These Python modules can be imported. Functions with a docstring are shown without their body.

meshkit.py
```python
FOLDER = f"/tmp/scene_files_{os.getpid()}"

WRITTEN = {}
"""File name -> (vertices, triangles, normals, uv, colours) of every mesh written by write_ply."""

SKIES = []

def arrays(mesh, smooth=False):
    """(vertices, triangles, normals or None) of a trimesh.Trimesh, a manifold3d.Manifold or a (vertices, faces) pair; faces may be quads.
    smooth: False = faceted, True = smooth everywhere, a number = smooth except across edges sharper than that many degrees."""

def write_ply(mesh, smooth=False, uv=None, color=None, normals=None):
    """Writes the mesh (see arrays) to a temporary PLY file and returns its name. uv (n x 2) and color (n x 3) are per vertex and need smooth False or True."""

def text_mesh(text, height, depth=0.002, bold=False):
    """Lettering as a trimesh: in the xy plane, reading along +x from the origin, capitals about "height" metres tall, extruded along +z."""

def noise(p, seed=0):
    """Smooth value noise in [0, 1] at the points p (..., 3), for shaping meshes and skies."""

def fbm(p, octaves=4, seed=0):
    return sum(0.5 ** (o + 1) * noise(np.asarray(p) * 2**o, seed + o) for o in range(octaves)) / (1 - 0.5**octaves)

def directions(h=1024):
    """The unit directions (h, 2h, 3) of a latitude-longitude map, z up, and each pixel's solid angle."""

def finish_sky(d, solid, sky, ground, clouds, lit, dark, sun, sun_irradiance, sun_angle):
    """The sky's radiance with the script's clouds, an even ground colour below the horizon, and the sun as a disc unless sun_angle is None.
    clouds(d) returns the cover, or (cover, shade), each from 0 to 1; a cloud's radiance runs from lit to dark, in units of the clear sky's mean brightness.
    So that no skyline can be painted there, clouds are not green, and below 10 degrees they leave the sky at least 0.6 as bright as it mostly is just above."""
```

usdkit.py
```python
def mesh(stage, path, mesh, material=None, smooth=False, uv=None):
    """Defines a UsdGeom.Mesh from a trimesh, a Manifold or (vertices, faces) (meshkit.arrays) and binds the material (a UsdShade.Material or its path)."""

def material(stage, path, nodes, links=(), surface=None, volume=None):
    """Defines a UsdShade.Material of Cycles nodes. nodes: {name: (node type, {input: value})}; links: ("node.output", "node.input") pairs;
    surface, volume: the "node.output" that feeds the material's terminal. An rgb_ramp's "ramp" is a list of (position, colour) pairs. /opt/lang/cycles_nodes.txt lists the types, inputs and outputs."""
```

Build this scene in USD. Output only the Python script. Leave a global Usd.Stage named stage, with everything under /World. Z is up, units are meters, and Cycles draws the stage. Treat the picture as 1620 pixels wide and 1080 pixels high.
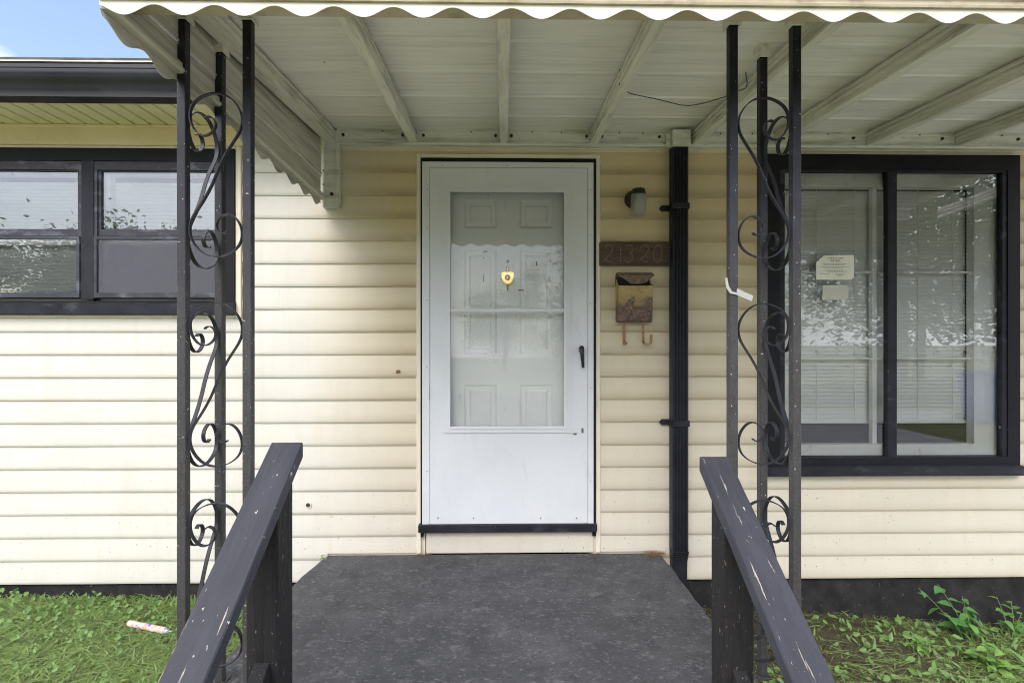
import math, random
import numpy as np, trimesh, usdkit, meshkit
from pxr import Usd, UsdGeom, UsdLux, UsdShade, Gf, Sdf, Vt
from scipy.interpolate import CubicSpline
from shapely.geometry import Polygon, box as sbox
from shapely.ops import unary_union

stage = Usd.Stage.CreateInMemory()
UsdGeom.SetStageUpAxis(stage, UsdGeom.Tokens.z)
UsdGeom.SetStageMetersPerUnit(stage, 1.0)
UsdGeom.Xform.Define(stage, '/World')
UsdGeom.Scope.Define(stage, '/World/Looks')

# ---------------------------------------------------------------- camera, sky, sun, exposure
FPX, D, H, YAW = 790.0, 2.82, 1.19, math.radians(0.94)      # photo pixels (1620 wide), metres, radians
EXPOSURE = 1.08
cam = UsdGeom.Camera.Define(stage, '/World/camera')
cam.CreateHorizontalApertureAttr(36.0)
cam.CreateVerticalApertureAttr(24.0)
cam.CreateFocalLengthAttr(36.0 * FPX / 1620.0)
cam.CreateClippingRangeAttr(Gf.Vec2f(0.02, 1000))
cam.CreateExposureAttr(EXPOSURE)
cam.AddTranslateOp().Set(Gf.Vec3d(0, -D, H))
cam.AddRotateXYZOp().Set(Gf.Vec3f(90, 0, -math.degrees(YAW)))

SUN_EL, SUN_AZ = math.radians(44), math.radians(200)        # azimuth: atan2(x, y) towards the sun
SKY = 0.14
usdkit.material(stage, '/World/Looks/sky', {
    'tc': ('texture_coordinate', {}),
    'map': ('mapping', {'scale': (1.0, 1.0, 2.4), 'location': (0.68, 0.22, 0.86)}),
    'sky': ('sky_texture', {'sky_type': 'single_scattering', 'sun_disc': False, 'sun_elevation': SUN_EL, 'sun_rotation': SUN_AZ, 'air_density': 1.0, 'aerosol_density': 2.2}),
    'n': ('noise_texture', {'scale': 1.25, 'detail': 6.0, 'roughness': 0.5}),
    'r': ('rgb_ramp', {'ramp': [(0.46, (0.028, 0.028, 0.028)), (0.62, (1, 1, 1))]}),
    'sp': ('separate_xyz', {}), 'el': ('map_range', {'from_min': 0.0, 'from_max': 1.0, 'to_min': 0.72, 'to_max': 1.0, 'clamp': True}),
    'cl': ('mix', {'mix_type': 'multiply', 'fac': 1.0, 'color2': (16.5, 17.0, 18.0)}),
    'mix': ('mix', {}),
    'bg': ('background_shader', {'strength': SKY}),
}, [('tc.generated', 'map.vector'), ('map.vector', 'n.vector'), ('n.fac', 'r.fac'), ('r.color', 'mix.fac'), ('tc.generated', 'sp.vector'), ('sp.z', 'el.value'), ('el.result', 'cl.color1'), ('cl.color', 'mix.color2'), ('sky.color', 'mix.color1'), ('mix.color', 'bg.color')], surface='bg.background')
dome = UsdLux.DomeLight.Define(stage, '/World/sky')
UsdShade.MaterialBindingAPI.Apply(dome.GetPrim()).Bind(UsdShade.Material.Get(stage, '/World/Looks/sky'))
dome.GetPrim().SetCustomDataByKey('kind', 'structure')
sun = UsdLux.DistantLight.Define(stage, '/World/sun')
sun.CreateNormalizeAttr(True)
sun.CreateIntensityAttr(0.2)
sun.CreateAngleAttr(36.0)
sun.CreateColorAttr(Gf.Vec3f(1.0, 0.965, 0.92))
sun.AddRotateXYZOp().Set(Gf.Vec3f(90 - math.degrees(SUN_EL), 0, 180 - math.degrees(SUN_AZ)))

# ---------------------------------------------------------------- helpers
def at(px, py, Y):
    """Point on the plane y = Y that stands where the photograph shows pixel (px, py)."""
    a, b = (px - 810) / FPX, (540 - py) / FPX
    dx = math.sin(YAW) + math.cos(YAW) * a
    dy = math.cos(YAW) - math.sin(YAW) * a
    k = (Y + D) / dy
    return np.array([k * dx, Y, H + k * b])
def ax(px, Y=-0.02): return float(at(px, 540, Y)[0])
def az(px, py, Y=-0.02): return float(at(px, py, Y)[2])

used = {}
def path_for(name, parent):
    base = (parent.GetPath().pathString if parent is not None else '/World') + '/' + name
    n = used.get(base, 0); used[base] = n + 1
    return base if n == 0 else f'{base}_{n:03d}'
def obj(name, mesh, mat, parent=None, smooth=False, label=None, kind=None):
    if isinstance(mesh, list): mesh = trimesh.util.concatenate(mesh)
    m = usdkit.mesh(stage, path_for(name, parent), mesh, UsdShade.Material.Get(stage, '/World/Looks/' + mat), smooth)
    p = m.GetPrim()
    if label: p.SetCustomDataByKey('label', label)
    if kind: p.SetCustomDataByKey('kind', kind)
    return p
def tag(p, label, cat=None, group=None, kind=None):
    for k, v in (('label', label), ('category', cat), ('group', group), ('kind', kind)):
        if v: p.SetCustomDataByKey(k, v)
    return p
def thing(name, label, cat, group=None):
    x = UsdGeom.Xform.Define(stage, path_for(name, None))
    return tag(x.GetPrim(), label, cat, group)
def part(name, parent):
    return UsdGeom.Xform.Define(stage, path_for(name, parent)).GetPrim()

def box(x0, x1, y0, y1, z0, z1, c=0.0):
    if c <= 0:
        b = trimesh.creation.box((x1 - x0, y1 - y0, z1 - z0))
        b.apply_translation(((x0 + x1) / 2, (y0 + y1) / 2, (z0 + z1) / 2)); return b
    pts = []
    for X, sx in ((x0, 1), (x1, -1)):
        for Y, sy in ((y0, 1), (y1, -1)):
            for Z, sz in ((z0, 1), (z1, -1)):
                pts += [(X + sx * c, Y + sy * c, Z), (X + sx * c, Y, Z + sz * c), (X, Y + sy * c, Z + sz * c)]
    return trimesh.convex.convex_hull(np.array(pts))
def ext_x(poly, x0, x1):
    """polygon in (y, z) run along x"""
    m = trimesh.creation.extrude_polygon(Polygon(poly) if not isinstance(poly, Polygon) else poly, x1 - x0, engine='earcut')
    v = m.vertices; return trimesh.Trimesh(np.c_[v[:, 2] + x0, v[:, 0], v[:, 1]], m.faces, process=False)
def ext_y(poly, y0, y1):
    """polygon in (x, z) run along y (front face at y0)"""
    m = trimesh.creation.extrude_polygon(Polygon(poly) if not isinstance(poly, Polygon) else poly, y1 - y0, engine='earcut')
    v = m.vertices; return trimesh.Trimesh(np.c_[v[:, 0], y1 - v[:, 2], v[:, 1]], m.faces, process=False)
def ext_z(poly, z0, z1):
    m = trimesh.creation.extrude_polygon(Polygon(poly) if not isinstance(poly, Polygon) else poly, z1 - z0, engine='earcut')
    m.apply_translation((0, 0, z0)); return m
def cyl(p, q, r, n=12, r2=None):
    p, q = np.array(p, float), np.array(q, float); d = q - p; L = np.linalg.norm(d); d /= L
    a = np.cross(d, (0, 0, 1) if abs(d[2]) < 0.9 else (1, 0, 0)); a /= np.linalg.norm(a); b = np.cross(d, a)
    t = np.arange(n) * 2 * math.pi / n; ring = np.cos(t)[:, None] * a + np.sin(t)[:, None] * b
    v = np.vstack([p + r * ring, q + (r if r2 is None else r2) * ring, [p], [q]])
    f = []
    for i in range(n):
        j = (i + 1) % n; f += [(i, j, n + j), (i, n + j, n + i), (2 * n, j, i), (2 * n + 1, n + i, n + j)]
    return trimesh.Trimesh(v, f, process=False)
def tube(pts, r, n=8):
    pts = np.array(pts, float); T = np.gradient(pts, axis=0); T /= np.linalg.norm(T, axis=1)[:, None]
    up = np.array([0.31, 0.52, 0.79]); V = []
    t = np.arange(n) * 2 * math.pi / n; rr = np.broadcast_to(r, len(pts))
    for p, d, q in zip(pts, T, rr):
        a = np.cross(d, up); a /= np.linalg.norm(a); b = np.cross(d, a)
        V.append(p + q * (np.cos(t)[:, None] * a + np.sin(t)[:, None] * b))
    f = []
    for k in range(len(pts) - 1):
        for i in range(n):
            j = (i + 1) % n; f += [(k * n + i, k * n + j, k * n + n + j), (k * n + i, k * n + n + j, k * n + n + i)]
    V = np.vstack(V + [pts[:1], pts[-1:]]); e = len(V); m = (len(pts) - 1) * n
    for i in range(n):
        j = (i + 1) % n; f += [(e - 2, j, i), (e - 1, m + i, m + j)]
    return trimesh.Trimesh(V, f, process=False)
def ribbon(pts, w, th):
    """flat strip: pts in 2-D (u, z) -> strip of thickness th in the plane and width w across it; returns vertices (u, w, z)"""
    pts = np.array(pts, float); T = np.gradient(pts, axis=0); T /= np.linalg.norm(T, axis=1)[:, None]
    N = np.c_[-T[:, 1], T[:, 0]]; V, f = [], []
    for p, nn in zip(pts, N):
        for s, q in ((1, -1), (1, 1), (-1, 1), (-1, -1)):
            V.append((p[0] + s * nn[0] * th / 2, q * w / 2, p[1] + s * nn[1] * th / 2))
    n = len(pts)
    for k in range(n - 1):
        for i in range(4):
            j = (i + 1) % 4; f += [(4 * k + i, 4 * k + j, 4 * k + 4 + j), (4 * k + i, 4 * k + 4 + j, 4 * k + 4 + i)]
    f += [(0, 2, 1), (0, 3, 2), (4 * n - 4, 4 * n - 3, 4 * n - 2), (4 * n - 4, 4 * n - 2, 4 * n - 1)]
    m = trimesh.Trimesh(V, f, process=False); m.fix_normals(); return m
def lathe(prof, n=24):
    m = trimesh.creation.revolve(np.array(prof), sections=n); return m
def frame_rect(x0, x1, z0, z1, y0, y1, l, r, b, t):
    return ext_y(sbox(x0, z0, x1, z1).difference(sbox(x0 + l, z0 + b, x1 - r, z1 - t)), y0, y1)

# ---------------------------------------------------------------- materials
L = '/World/Looks/'
def paint(name, c1, c2=None, scale=6.0, rough=0.5, spec=0.4, bump=0.0, bscale=60.0, stretch=(1, 1, 1), detail=5.0, lo=0.35, hi=0.65, layers=(), rough2=None, metallic=0.0, bdist=0.004):
    """base colour from noise; layers: (colour, scale, stretch, threshold lo, hi, opacity) laid on top: stains, chips and specks"""
    c2 = c2 or c1
    N = {'geo': ('geometry', {}), 'map': ('mapping', {'scale': stretch}), 'n': ('noise_texture', {'scale': scale, 'detail': detail, 'roughness': 0.6}),
         'r': ('rgb_ramp', {'ramp': [(lo, c1), (hi, c2)]}), 'p': ('principled_bsdf', {'roughness': rough, 'specular_ior_level': spec, 'metallic': metallic})}
    K = [('geo.position', 'map.vector'), ('map.vector', 'n.vector'), ('n.fac', 'r.fac')]
    last = 'r.color'
    for i, (col, sc, st, a, b, op, *dr_) in enumerate(layers):
        N[f'm{i}'] = ('mapping', {'scale': st, 'location': (3.7 * i + 1, 1.3 * i, 2.1 * i)})
        dd_, rr_ = dr_ or (4.0, 0.6)
        N[f'n{i}'] = ('noise_texture', {'scale': sc, 'detail': dd_, 'roughness': rr_})
        N[f'r{i}'] = ('rgb_ramp', {'ramp': [(a, (0, 0, 0)), (b, (op, op, op))]})
        N[f'x{i}'] = ('mix', {'color2': col})
        K += [('geo.position', f'm{i}.vector'), (f'm{i}.vector', f'n{i}.vector'), (f'n{i}.fac', f'r{i}.fac'), (f'r{i}.color', f'x{i}.fac'), (last, f'x{i}.color1')]
        last = f'x{i}.color'
    K.append((last, 'p.base_color'))
    if rough2 is not None:
        N['rr'] = ('map_range', {'from_min': lo, 'from_max': hi, 'to_min': rough, 'to_max': rough2}); K += [('n.fac', 'rr.value'), ('rr.result', 'p.roughness')]
    if bump:
        N['bn'] = ('noise_texture', {'scale': bscale, 'detail': 4.0}); N['b'] = ('bump', {'strength': bump, 'distance': bdist})
        K += [('map.vector', 'bn.vector'), ('bn.fac', 'b.height'), ('b.normal', 'p.normal')]
    usdkit.material(stage, L + name, N, K, surface='p.BSDF')

# vinyl siding: cream, awning shade painted in as a sooty tan, flecked with mud low down
usdkit.material(stage, L + 'vinyl', {
    'geo': ('geometry', {}), 'sep': ('separate_xyz', {}),
    'n': ('noise_texture', {'scale': 3.2, 'detail': 6.0, 'roughness': 0.65}),
    'mg': ('mapping', {'scale': (0.6, 1, 30)}), 'g': ('noise_texture', {'scale': 14.0, 'detail': 4.0}),
    # mask of the painted awning shade and grime, rising with height, broken up by noise
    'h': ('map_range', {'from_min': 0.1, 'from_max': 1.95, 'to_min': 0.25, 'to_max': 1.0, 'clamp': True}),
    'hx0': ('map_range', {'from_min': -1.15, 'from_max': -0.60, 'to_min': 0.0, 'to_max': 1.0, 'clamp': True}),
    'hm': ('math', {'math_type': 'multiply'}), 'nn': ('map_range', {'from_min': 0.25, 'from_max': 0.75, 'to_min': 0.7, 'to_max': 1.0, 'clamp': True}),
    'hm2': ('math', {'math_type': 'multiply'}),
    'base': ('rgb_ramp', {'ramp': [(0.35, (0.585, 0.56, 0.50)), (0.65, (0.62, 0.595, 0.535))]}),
    'shade_soot': ('mix', {'color2': (0.62, 0.485, 0.27)}),
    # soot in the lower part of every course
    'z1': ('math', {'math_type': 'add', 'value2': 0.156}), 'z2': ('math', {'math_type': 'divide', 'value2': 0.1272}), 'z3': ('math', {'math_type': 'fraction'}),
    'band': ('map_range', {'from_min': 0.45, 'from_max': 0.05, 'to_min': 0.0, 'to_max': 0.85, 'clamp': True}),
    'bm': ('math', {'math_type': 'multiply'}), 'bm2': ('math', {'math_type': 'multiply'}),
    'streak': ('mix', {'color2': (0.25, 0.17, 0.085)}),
    'mv': ('mapping', {'scale': (9, 1, 0.9)}), 'vn': ('noise_texture', {'scale': 2.0, 'detail': 4.0}), 'vr': ('rgb_ramp', {'ramp': [(0.50, (0, 0, 0)), (0.74, (0.20, 0.20, 0.20))]}), 'vm': ('mix', {'color2': (0.50, 0.40, 0.29)}),
    # fine specks
    's': ('noise_texture', {'scale': 75.0, 'detail': 2.0}), 'sr': ('rgb_ramp', {'ramp': [(0.70, (0, 0, 0)), (0.74, (1, 1, 1))]}),
    'sl': ('map_range', {'from_min': 0.75, 'from_max': -0.1, 'to_min': 0.06, 'to_max': 0.85, 'clamp': True}), 'sm': ('math', {'math_type': 'multiply'}),
    'speck': ('mix', {'color2': (0.13, 0.10, 0.07)}),
    'b': ('bump', {'strength': 0.18, 'distance': 0.002}),
    'wv': ('noise_texture', {'scale': 2.3, 'detail': 1.0}), 'b2': ('bump', {'strength': 0.10, 'distance': 0.03}),
    'p': ('principled_bsdf', {'roughness': 0.48, 'specular_ior_level': 0.35}),
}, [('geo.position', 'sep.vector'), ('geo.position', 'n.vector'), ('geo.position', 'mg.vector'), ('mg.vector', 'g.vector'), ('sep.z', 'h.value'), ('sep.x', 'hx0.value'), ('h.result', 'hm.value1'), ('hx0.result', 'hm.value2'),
    ('n.fac', 'nn.value'), ('hm.value', 'hm2.value1'), ('nn.result', 'hm2.value2'), ('n.fac', 'base.fac'), ('base.color', 'shade_soot.color1'), ('hm2.value', 'shade_soot.fac'),
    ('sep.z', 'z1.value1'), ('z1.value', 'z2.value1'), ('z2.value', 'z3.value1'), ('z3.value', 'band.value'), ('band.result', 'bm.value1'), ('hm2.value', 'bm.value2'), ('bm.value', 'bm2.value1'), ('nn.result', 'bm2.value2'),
    ('shade_soot.color', 'streak.color1'), ('bm2.value', 'streak.fac'),
    ('geo.position', 'mv.vector'), ('mv.vector', 'vn.vector'), ('vn.fac', 'vr.fac'), ('vr.color', 'vm.fac'), ('streak.color', 'vm.color1'),
    ('geo.position', 's.vector'), ('s.fac', 'sr.fac'), ('sep.z', 'sl.value'), ('sr.color', 'sm.value1'), ('sl.result', 'sm.value2'), ('sm.value', 'speck.fac'), ('vm.color', 'speck.color1'), ('speck.color', 'p.base_color'),
    ('g.fac', 'b.height'), ('geo.position', 'wv.vector'), ('wv.fac', 'b2.height'), ('b.normal', 'b2.normal'), ('b2.normal', 'p.normal')], surface='p.BSDF')
paint('vinyl_trim', (0.68, 0.62, 0.48), (0.74, 0.68, 0.55), scale=4, rough=0.45, layers=[((0.25, 0.19, 0.11), 9, (1, 1, 0.5), 0.58, 0.8, 0.5)])
paint('soffit_vinyl', (0.77, 0.70, 0.46), (0.81, 0.745, 0.52), scale=5, rough=0.5)
paint('frieze_vinyl', (0.72, 0.60, 0.36), (0.77, 0.66, 0.43), scale=4, rough=0.5, layers=[((0.3, 0.22, 0.1), 12, (1, 1, 0.4), 0.6, 0.8, 0.3)])
paint('black_trim', (0.006, 0.006, 0.008), (0.011, 0.011, 0.014), scale=7, rough=0.45, rough2=0.6, spec=0.18, bump=0.15, bscale=45, layers=[((0.12, 0.12, 0.14), 60, (1, 1, 1), 0.68, 0.73, 0.5)])
paint('black_worn', (0.011, 0.011, 0.015), (0.024, 0.024, 0.033), scale=9, rough=0.45, rough2=0.65, spec=0.22, bump=0.2, bscale=50, layers=[((0.14, 0.14, 0.17), 14, (0.6, 1, 1), 0.58, 0.74, 0.35), ((0.5, 0.45, 0.38), 40, (1, 1, 0.4), 0.70, 0.74, 0.9)])
paint('spout_paint', (0.008, 0.008, 0.013), (0.016, 0.016, 0.023), scale=5, rough=0.42, rough2=0.55, spec=0.25, layers=[((0.2, 0.2, 0.22), 80, (1, 1, .6), 0.70, 0.73, 0.6)])
paint('sash_worn', (0.020, 0.020, 0.028), (0.044, 0.045, 0.060), scale=11, rough=0.45, rough2=0.65, bump=0.2, bscale=60, layers=[((0.20, 0.21, 0.25), 16, (0.5, 1, 1), 0.52, 0.72, 0.6), ((0.5, 0.45, 0.4), 45, (1, 1, 0.4), 0.71, 0.74, 0.9)])
paint('gutter_black', (0.010, 0.010, 0.013), (0.015, 0.0145, 0.018), scale=3, rough=0.26, rough2=0.36, spec=0.4)
usdkit.material(stage, L + 'iron', {
    'geo': ('geometry', {}), 'sep': ('separate_xyz', {}),
    'n': ('noise_texture', {'scale': 16.0, 'detail': 5.0}), 'base': ('rgb_ramp', {'ramp': [(0.35, (0.009, 0.009, 0.014)), (0.65, (0.020, 0.020, 0.030))]}),
    'h': ('map_range', {'from_min': 1.72, 'from_max': 1.25, 'to_min': 0.0, 'to_max': 0.8, 'clamp': True}),
    'w': ('noise_texture', {'scale': 240.0, 'detail': 4.0, 'roughness': 0.7}), 'wr': ('rgb_ramp', {'ramp': [(0.25, (0, 0, 0)), (0.8, (1, 1, 1))]}), 'wm': ('math', {'math_type': 'multiply'}),
    'worn': ('mix', {'color2': (0.10, 0.094, 0.083)}),
    's': ('noise_texture', {'scale': 120.0, 'detail': 1.0}), 'sr': ('rgb_ramp', {'ramp': [(0.735, (0, 0, 0)), (0.76, (0.8, 0.8, 0.8))]}), 'speck': ('mix', {'color2': (0.6, 0.58, 0.56)}),
    'b': ('bump', {'strength': 0.35, 'distance': 0.001}), 'p': ('principled_bsdf', {'roughness': 0.48, 'specular_ior_level': 0.32}),
}, [('geo.position', 'sep.vector'), ('geo.position', 'n.vector'), ('n.fac', 'base.fac'), ('sep.z', 'h.value'), ('geo.position', 'w.vector'), ('w.fac', 'wr.fac'), ('wr.color', 'wm.value1'), ('h.result', 'wm.value2'),
    ('base.color', 'worn.color1'), ('wm.value', 'worn.fac'), ('geo.position', 's.vector'), ('s.fac', 'sr.fac'), ('sr.color', 'speck.fac'), ('worn.color', 'speck.color1'), ('speck.color', 'p.base_color'), ('w.fac', 'b.height'), ('b.normal', 'p.normal')], surface='p.BSDF')
paint('iron_scroll', (0.009, 0.009, 0.013), (0.018, 0.018, 0.025), scale=20, rough=0.42, spec=0.3, bump=0.2, bscale=120, layers=[((0.5, 0.48, 0.45), 90, (1, 1, 1), 0.75, 0.78, 0.8)])
# black painted wood, chipped along the grain: 'rail' grain runs along y and down, 'post' along z
paint('rail_paint', (0.026, 0.0265, 0.034), (0.044, 0.044, 0.055), scale=5, rough=0.52, rough2=0.64, spec=0.3, bump=0.35, bscale=22, stretch=(5, 0.8, 0.8), bdist=0.003,
      layers=[((0.028, 0.028, 0.036), 10, (4, 0.7, 0.7), 0.60, 0.70, 0.7), ((0.38, 0.33, 0.27), 6.5, (9, 0.55, 0.55), 0.628, 0.642, 1.0, 9.0, 0.70), ((0.6, 0.54, 0.46), 40, (3, 0.6, 0.6), 0.70, 0.72, 0.9), ((0.025, 0.025, 0.03), 30, (5, 0.3, 0.3), 0.60, 0.68, 0.6), ((0.5, 0.45, 0.4), 60, (1, 0.6, 0.6), 0.70, 0.72, 0.8)])
paint('post_paint', (0.009, 0.008, 0.009), (0.020, 0.018, 0.019), scale=6, rough=0.55, rough2=0.8, spec=0.25, bump=0.9, bscale=30, stretch=(6, 6, 0.5), bdist=0.006,
      layers=[((0.008, 0.008, 0.008), 9, (9, 9, 0.35), 0.62, 0.66, 1.0), ((0.20, 0.17, 0.14), 70, (1.4, 1.4, 0.7), 0.655, 0.69, 0.9), ((0.13, 0.065, 0.03), 5, (2, 2, 1.4), 0.70, 0.76, 0.9)])
# painted concrete slab: black worn through to grey in blotches
paint('slab_paint', (0.036, 0.0365, 0.041), (0.060, 0.0605, 0.066), scale=2.2, rough=0.60, rough2=0.78, bump=0.6, bscale=110, bdist=0.002, detail=10,
      layers=[((0.090, 0.090, 0.095), 3.2, (1, 1.3, 1), 0.46, 0.66, 0.6, 10.0, 0.8), ((0.022, 0.0225, 0.027), 9, (1, 1, 1), 0.48, 0.64, 0.7, 10.0, 0.8), ((0.155, 0.152, 0.154), 11, (0.9, 1.2, 1), 0.565, 0.60, 0.45, 10.0, 0.82), ((0.17, 0.167, 0.168), 75, (0.7, 1.2, 1), 0.58, 0.66, 0.55), ((0.015, 0.015, 0.018), 95, (0.8, 1, 1), 0.58, 0.66, 0.7), ((0.30, 0.28, 0.25), 130, (1, 1, 1), 0.69, 0.72, 0.7), ((0.20, 0.165, 0.12), 23, (1, 1, 1), 0.70, 0.73, 0.6), ((0.75, 0.73, 0.70), 42, (0.6, 1.4, 1), 0.785, 0.80, 0.9)])
paint('foundation_paint', (0.014, 0.013, 0.0135), (0.032, 0.030, 0.030), scale=9, rough=0.9, spec=0.2, bump=0.8, bscale=90, layers=[((0.14, 0.13, 0.12), 55, (1, 1, 1), 0.66, 0.72, 0.7), ((0.5, 0.5, 0.5), 6, (0.5, 1, 4), 0.73, 0.75, 0.8)])
paint('bare_concrete', (0.32, 0.29, 0.25), (0.44, 0.40, 0.36), scale=14, rough=0.9, bump=0.5, bscale=60)
# awning: off-white enamel gone grey with dirt
def awn(name, c1, c2, dirt, stretch, op=0.45):
    paint(name, c1, c2, scale=3, rough=0.5, bump=0.12, bscale=14, stretch=stretch, layers=[(dirt, 5, stretch, 0.48, 0.72, op), (dirt, 26, stretch, 0.62, 0.72, op), ((0.08, 0.06, 0.04), 24, (1, 1, 1), 0.735, 0.76, 0.8)])
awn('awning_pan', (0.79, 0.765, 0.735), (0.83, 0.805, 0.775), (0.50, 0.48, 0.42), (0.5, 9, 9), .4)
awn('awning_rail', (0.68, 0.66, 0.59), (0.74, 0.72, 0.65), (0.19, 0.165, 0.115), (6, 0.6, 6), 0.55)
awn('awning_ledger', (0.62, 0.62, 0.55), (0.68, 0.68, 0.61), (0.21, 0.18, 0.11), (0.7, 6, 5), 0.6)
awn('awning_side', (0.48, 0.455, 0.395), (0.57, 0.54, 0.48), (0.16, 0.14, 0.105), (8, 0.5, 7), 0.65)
paint('awning_skirt', (0.60, 0.57, 0.48), (0.68, 0.65, 0.57), scale=5, rough=0.4, layers=[((0.45, 0.38, 0.27), 8, (1, 1, 5), 0.58, 0.75, 0.4)])
paint('awning_edge', (0.42, 0.36, 0.25), (0.5, 0.44, 0.33), scale=8, rough=0.5, layers=[((0.2, 0.14, 0.08), 14, (1, 1, 1), 0.5, 0.7, 0.6)])
paint('door_white', (0.60, 0.61, 0.63), (0.65, 0.66, 0.68), scale=2.5, rough=0.42, bump=0.05, bscale=300, layers=[((0.35, 0.33, 0.3), 60, (1, 1, 1), 0.725, 0.75, 0.6), ((0.45, 0.44, 0.41), 9, (2, 2, 0.6), 0.58, 0.8, 0.35), ((0.42, 0.40, 0.37), 26, (1, 1, 1), 0.62, 0.72, 0.25, 8.0, 0.7), ((0.2, 0.17, 0.14), 120, (1, 1, 1), 0.70, 0.72, 0.7)])
paint('entry_white', (0.80, 0.81, 0.785), (0.84, 0.85, 0.83), scale=3, rough=0.4, layers=[((0.3, 0.3, 0.27), 10, (3, 1, 1), 0.64, 0.8, 0.35)])
paint('frame_white', (0.76, 0.76, 0.72), (0.83, 0.83, 0.80), scale=6, rough=0.55, layers=[((0.35, 0.31, 0.24), 14, (1, 1, 0.6), 0.62, 0.75, 0.5)])
paint('blind', (0.80, 0.80, 0.765), (0.83, 0.83, 0.80), rough=0.6)
paint('dark_room', (0.03, 0.03, 0.03), (0.04, 0.04, 0.04), rough=0.9)
paint('plastic_black', (0.012, 0.012, 0.013), rough=0.3)
paint('light_black', (0.014, 0.013, 0.012), (0.024, 0.022, 0.02), scale=30, rough=0.5)
paint('brass', (0.80, 0.60, 0.25), (0.72, 0.50, 0.18), scale=40, rough=0.22, metallic=1.0)
paint('bolt_dark', (0.02, 0.018, 0.016), (0.05, 0.04, 0.03), scale=90, rough=0.7)
paint('screw_rust', (0.16, 0.09, 0.05), (0.3, 0.22, 0.16), scale=200, rough=0.7)
paint('sign_wood', (0.065, 0.040, 0.028), (0.115, 0.072, 0.052), scale=6, stretch=(1, 1, 7), rough=0.7, bump=0.5, bscale=20, layers=[((0.03, 0.018, 0.012), 12, (1, 1, 9), 0.55, 0.7, 0.8)])
paint('sign_digit', (0.15, 0.10, 0.065), (0.22, 0.155, 0.105), scale=60, rough=0.75)
usdkit.material(stage, L + 'mailbox_metal', {
    'geo': ('geometry', {}), 'sep': ('separate_xyz', {}), 'n': ('noise_texture', {'scale': 22.0, 'detail': 7.0, 'roughness': 0.7}),
    'h': ('map_range', {'from_min': 1.52, 'from_max': 1.32, 'to_min': -0.28, 'to_max': 0.30, 'clamp': False}), 'a': ('math', {'math_type': 'add'}),
    'r': ('rgb_ramp', {'ramp': [(0.43, (0, 0, 0)), (0.62, (1, 1, 1))]}),
    'gold': ('rgb_ramp', {'ramp': [(0.4, (0.30, 0.20, 0.065)), (0.6, (0.44, 0.32, 0.13))]}), 'n2': ('noise_texture', {'scale': 60.0, 'detail': 5.0}), 'rust': ('rgb_ramp', {'ramp': [(0.35, (0.06, 0.034, 0.026)), (0.65, (0.17, 0.10, 0.075))]}),
    'm': ('mix', {}), 'b': ('bump', {'strength': 0.4, 'distance': 0.002}), 'p': ('principled_bsdf', {'roughness': 0.55, 'metallic': 0.0}),
}, [('geo.position', 'n.vector'), ('geo.position', 'sep.vector'), ('sep.z', 'h.value'), ('n.fac', 'a.value1'), ('h.result', 'a.value2'), ('a.value', 'r.fac'), ('n.fac', 'gold.fac'), ('geo.position', 'n2.vector'), ('n2.fac', 'rust.fac'),
    ('r.color', 'm.fac'), ('gold.color', 'm.color1'), ('rust.color', 'm.color2'), ('m.color', 'p.base_color'), ('n2.fac', 'b.height'), ('b.normal', 'p.normal')], surface='p.BSDF')
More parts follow.
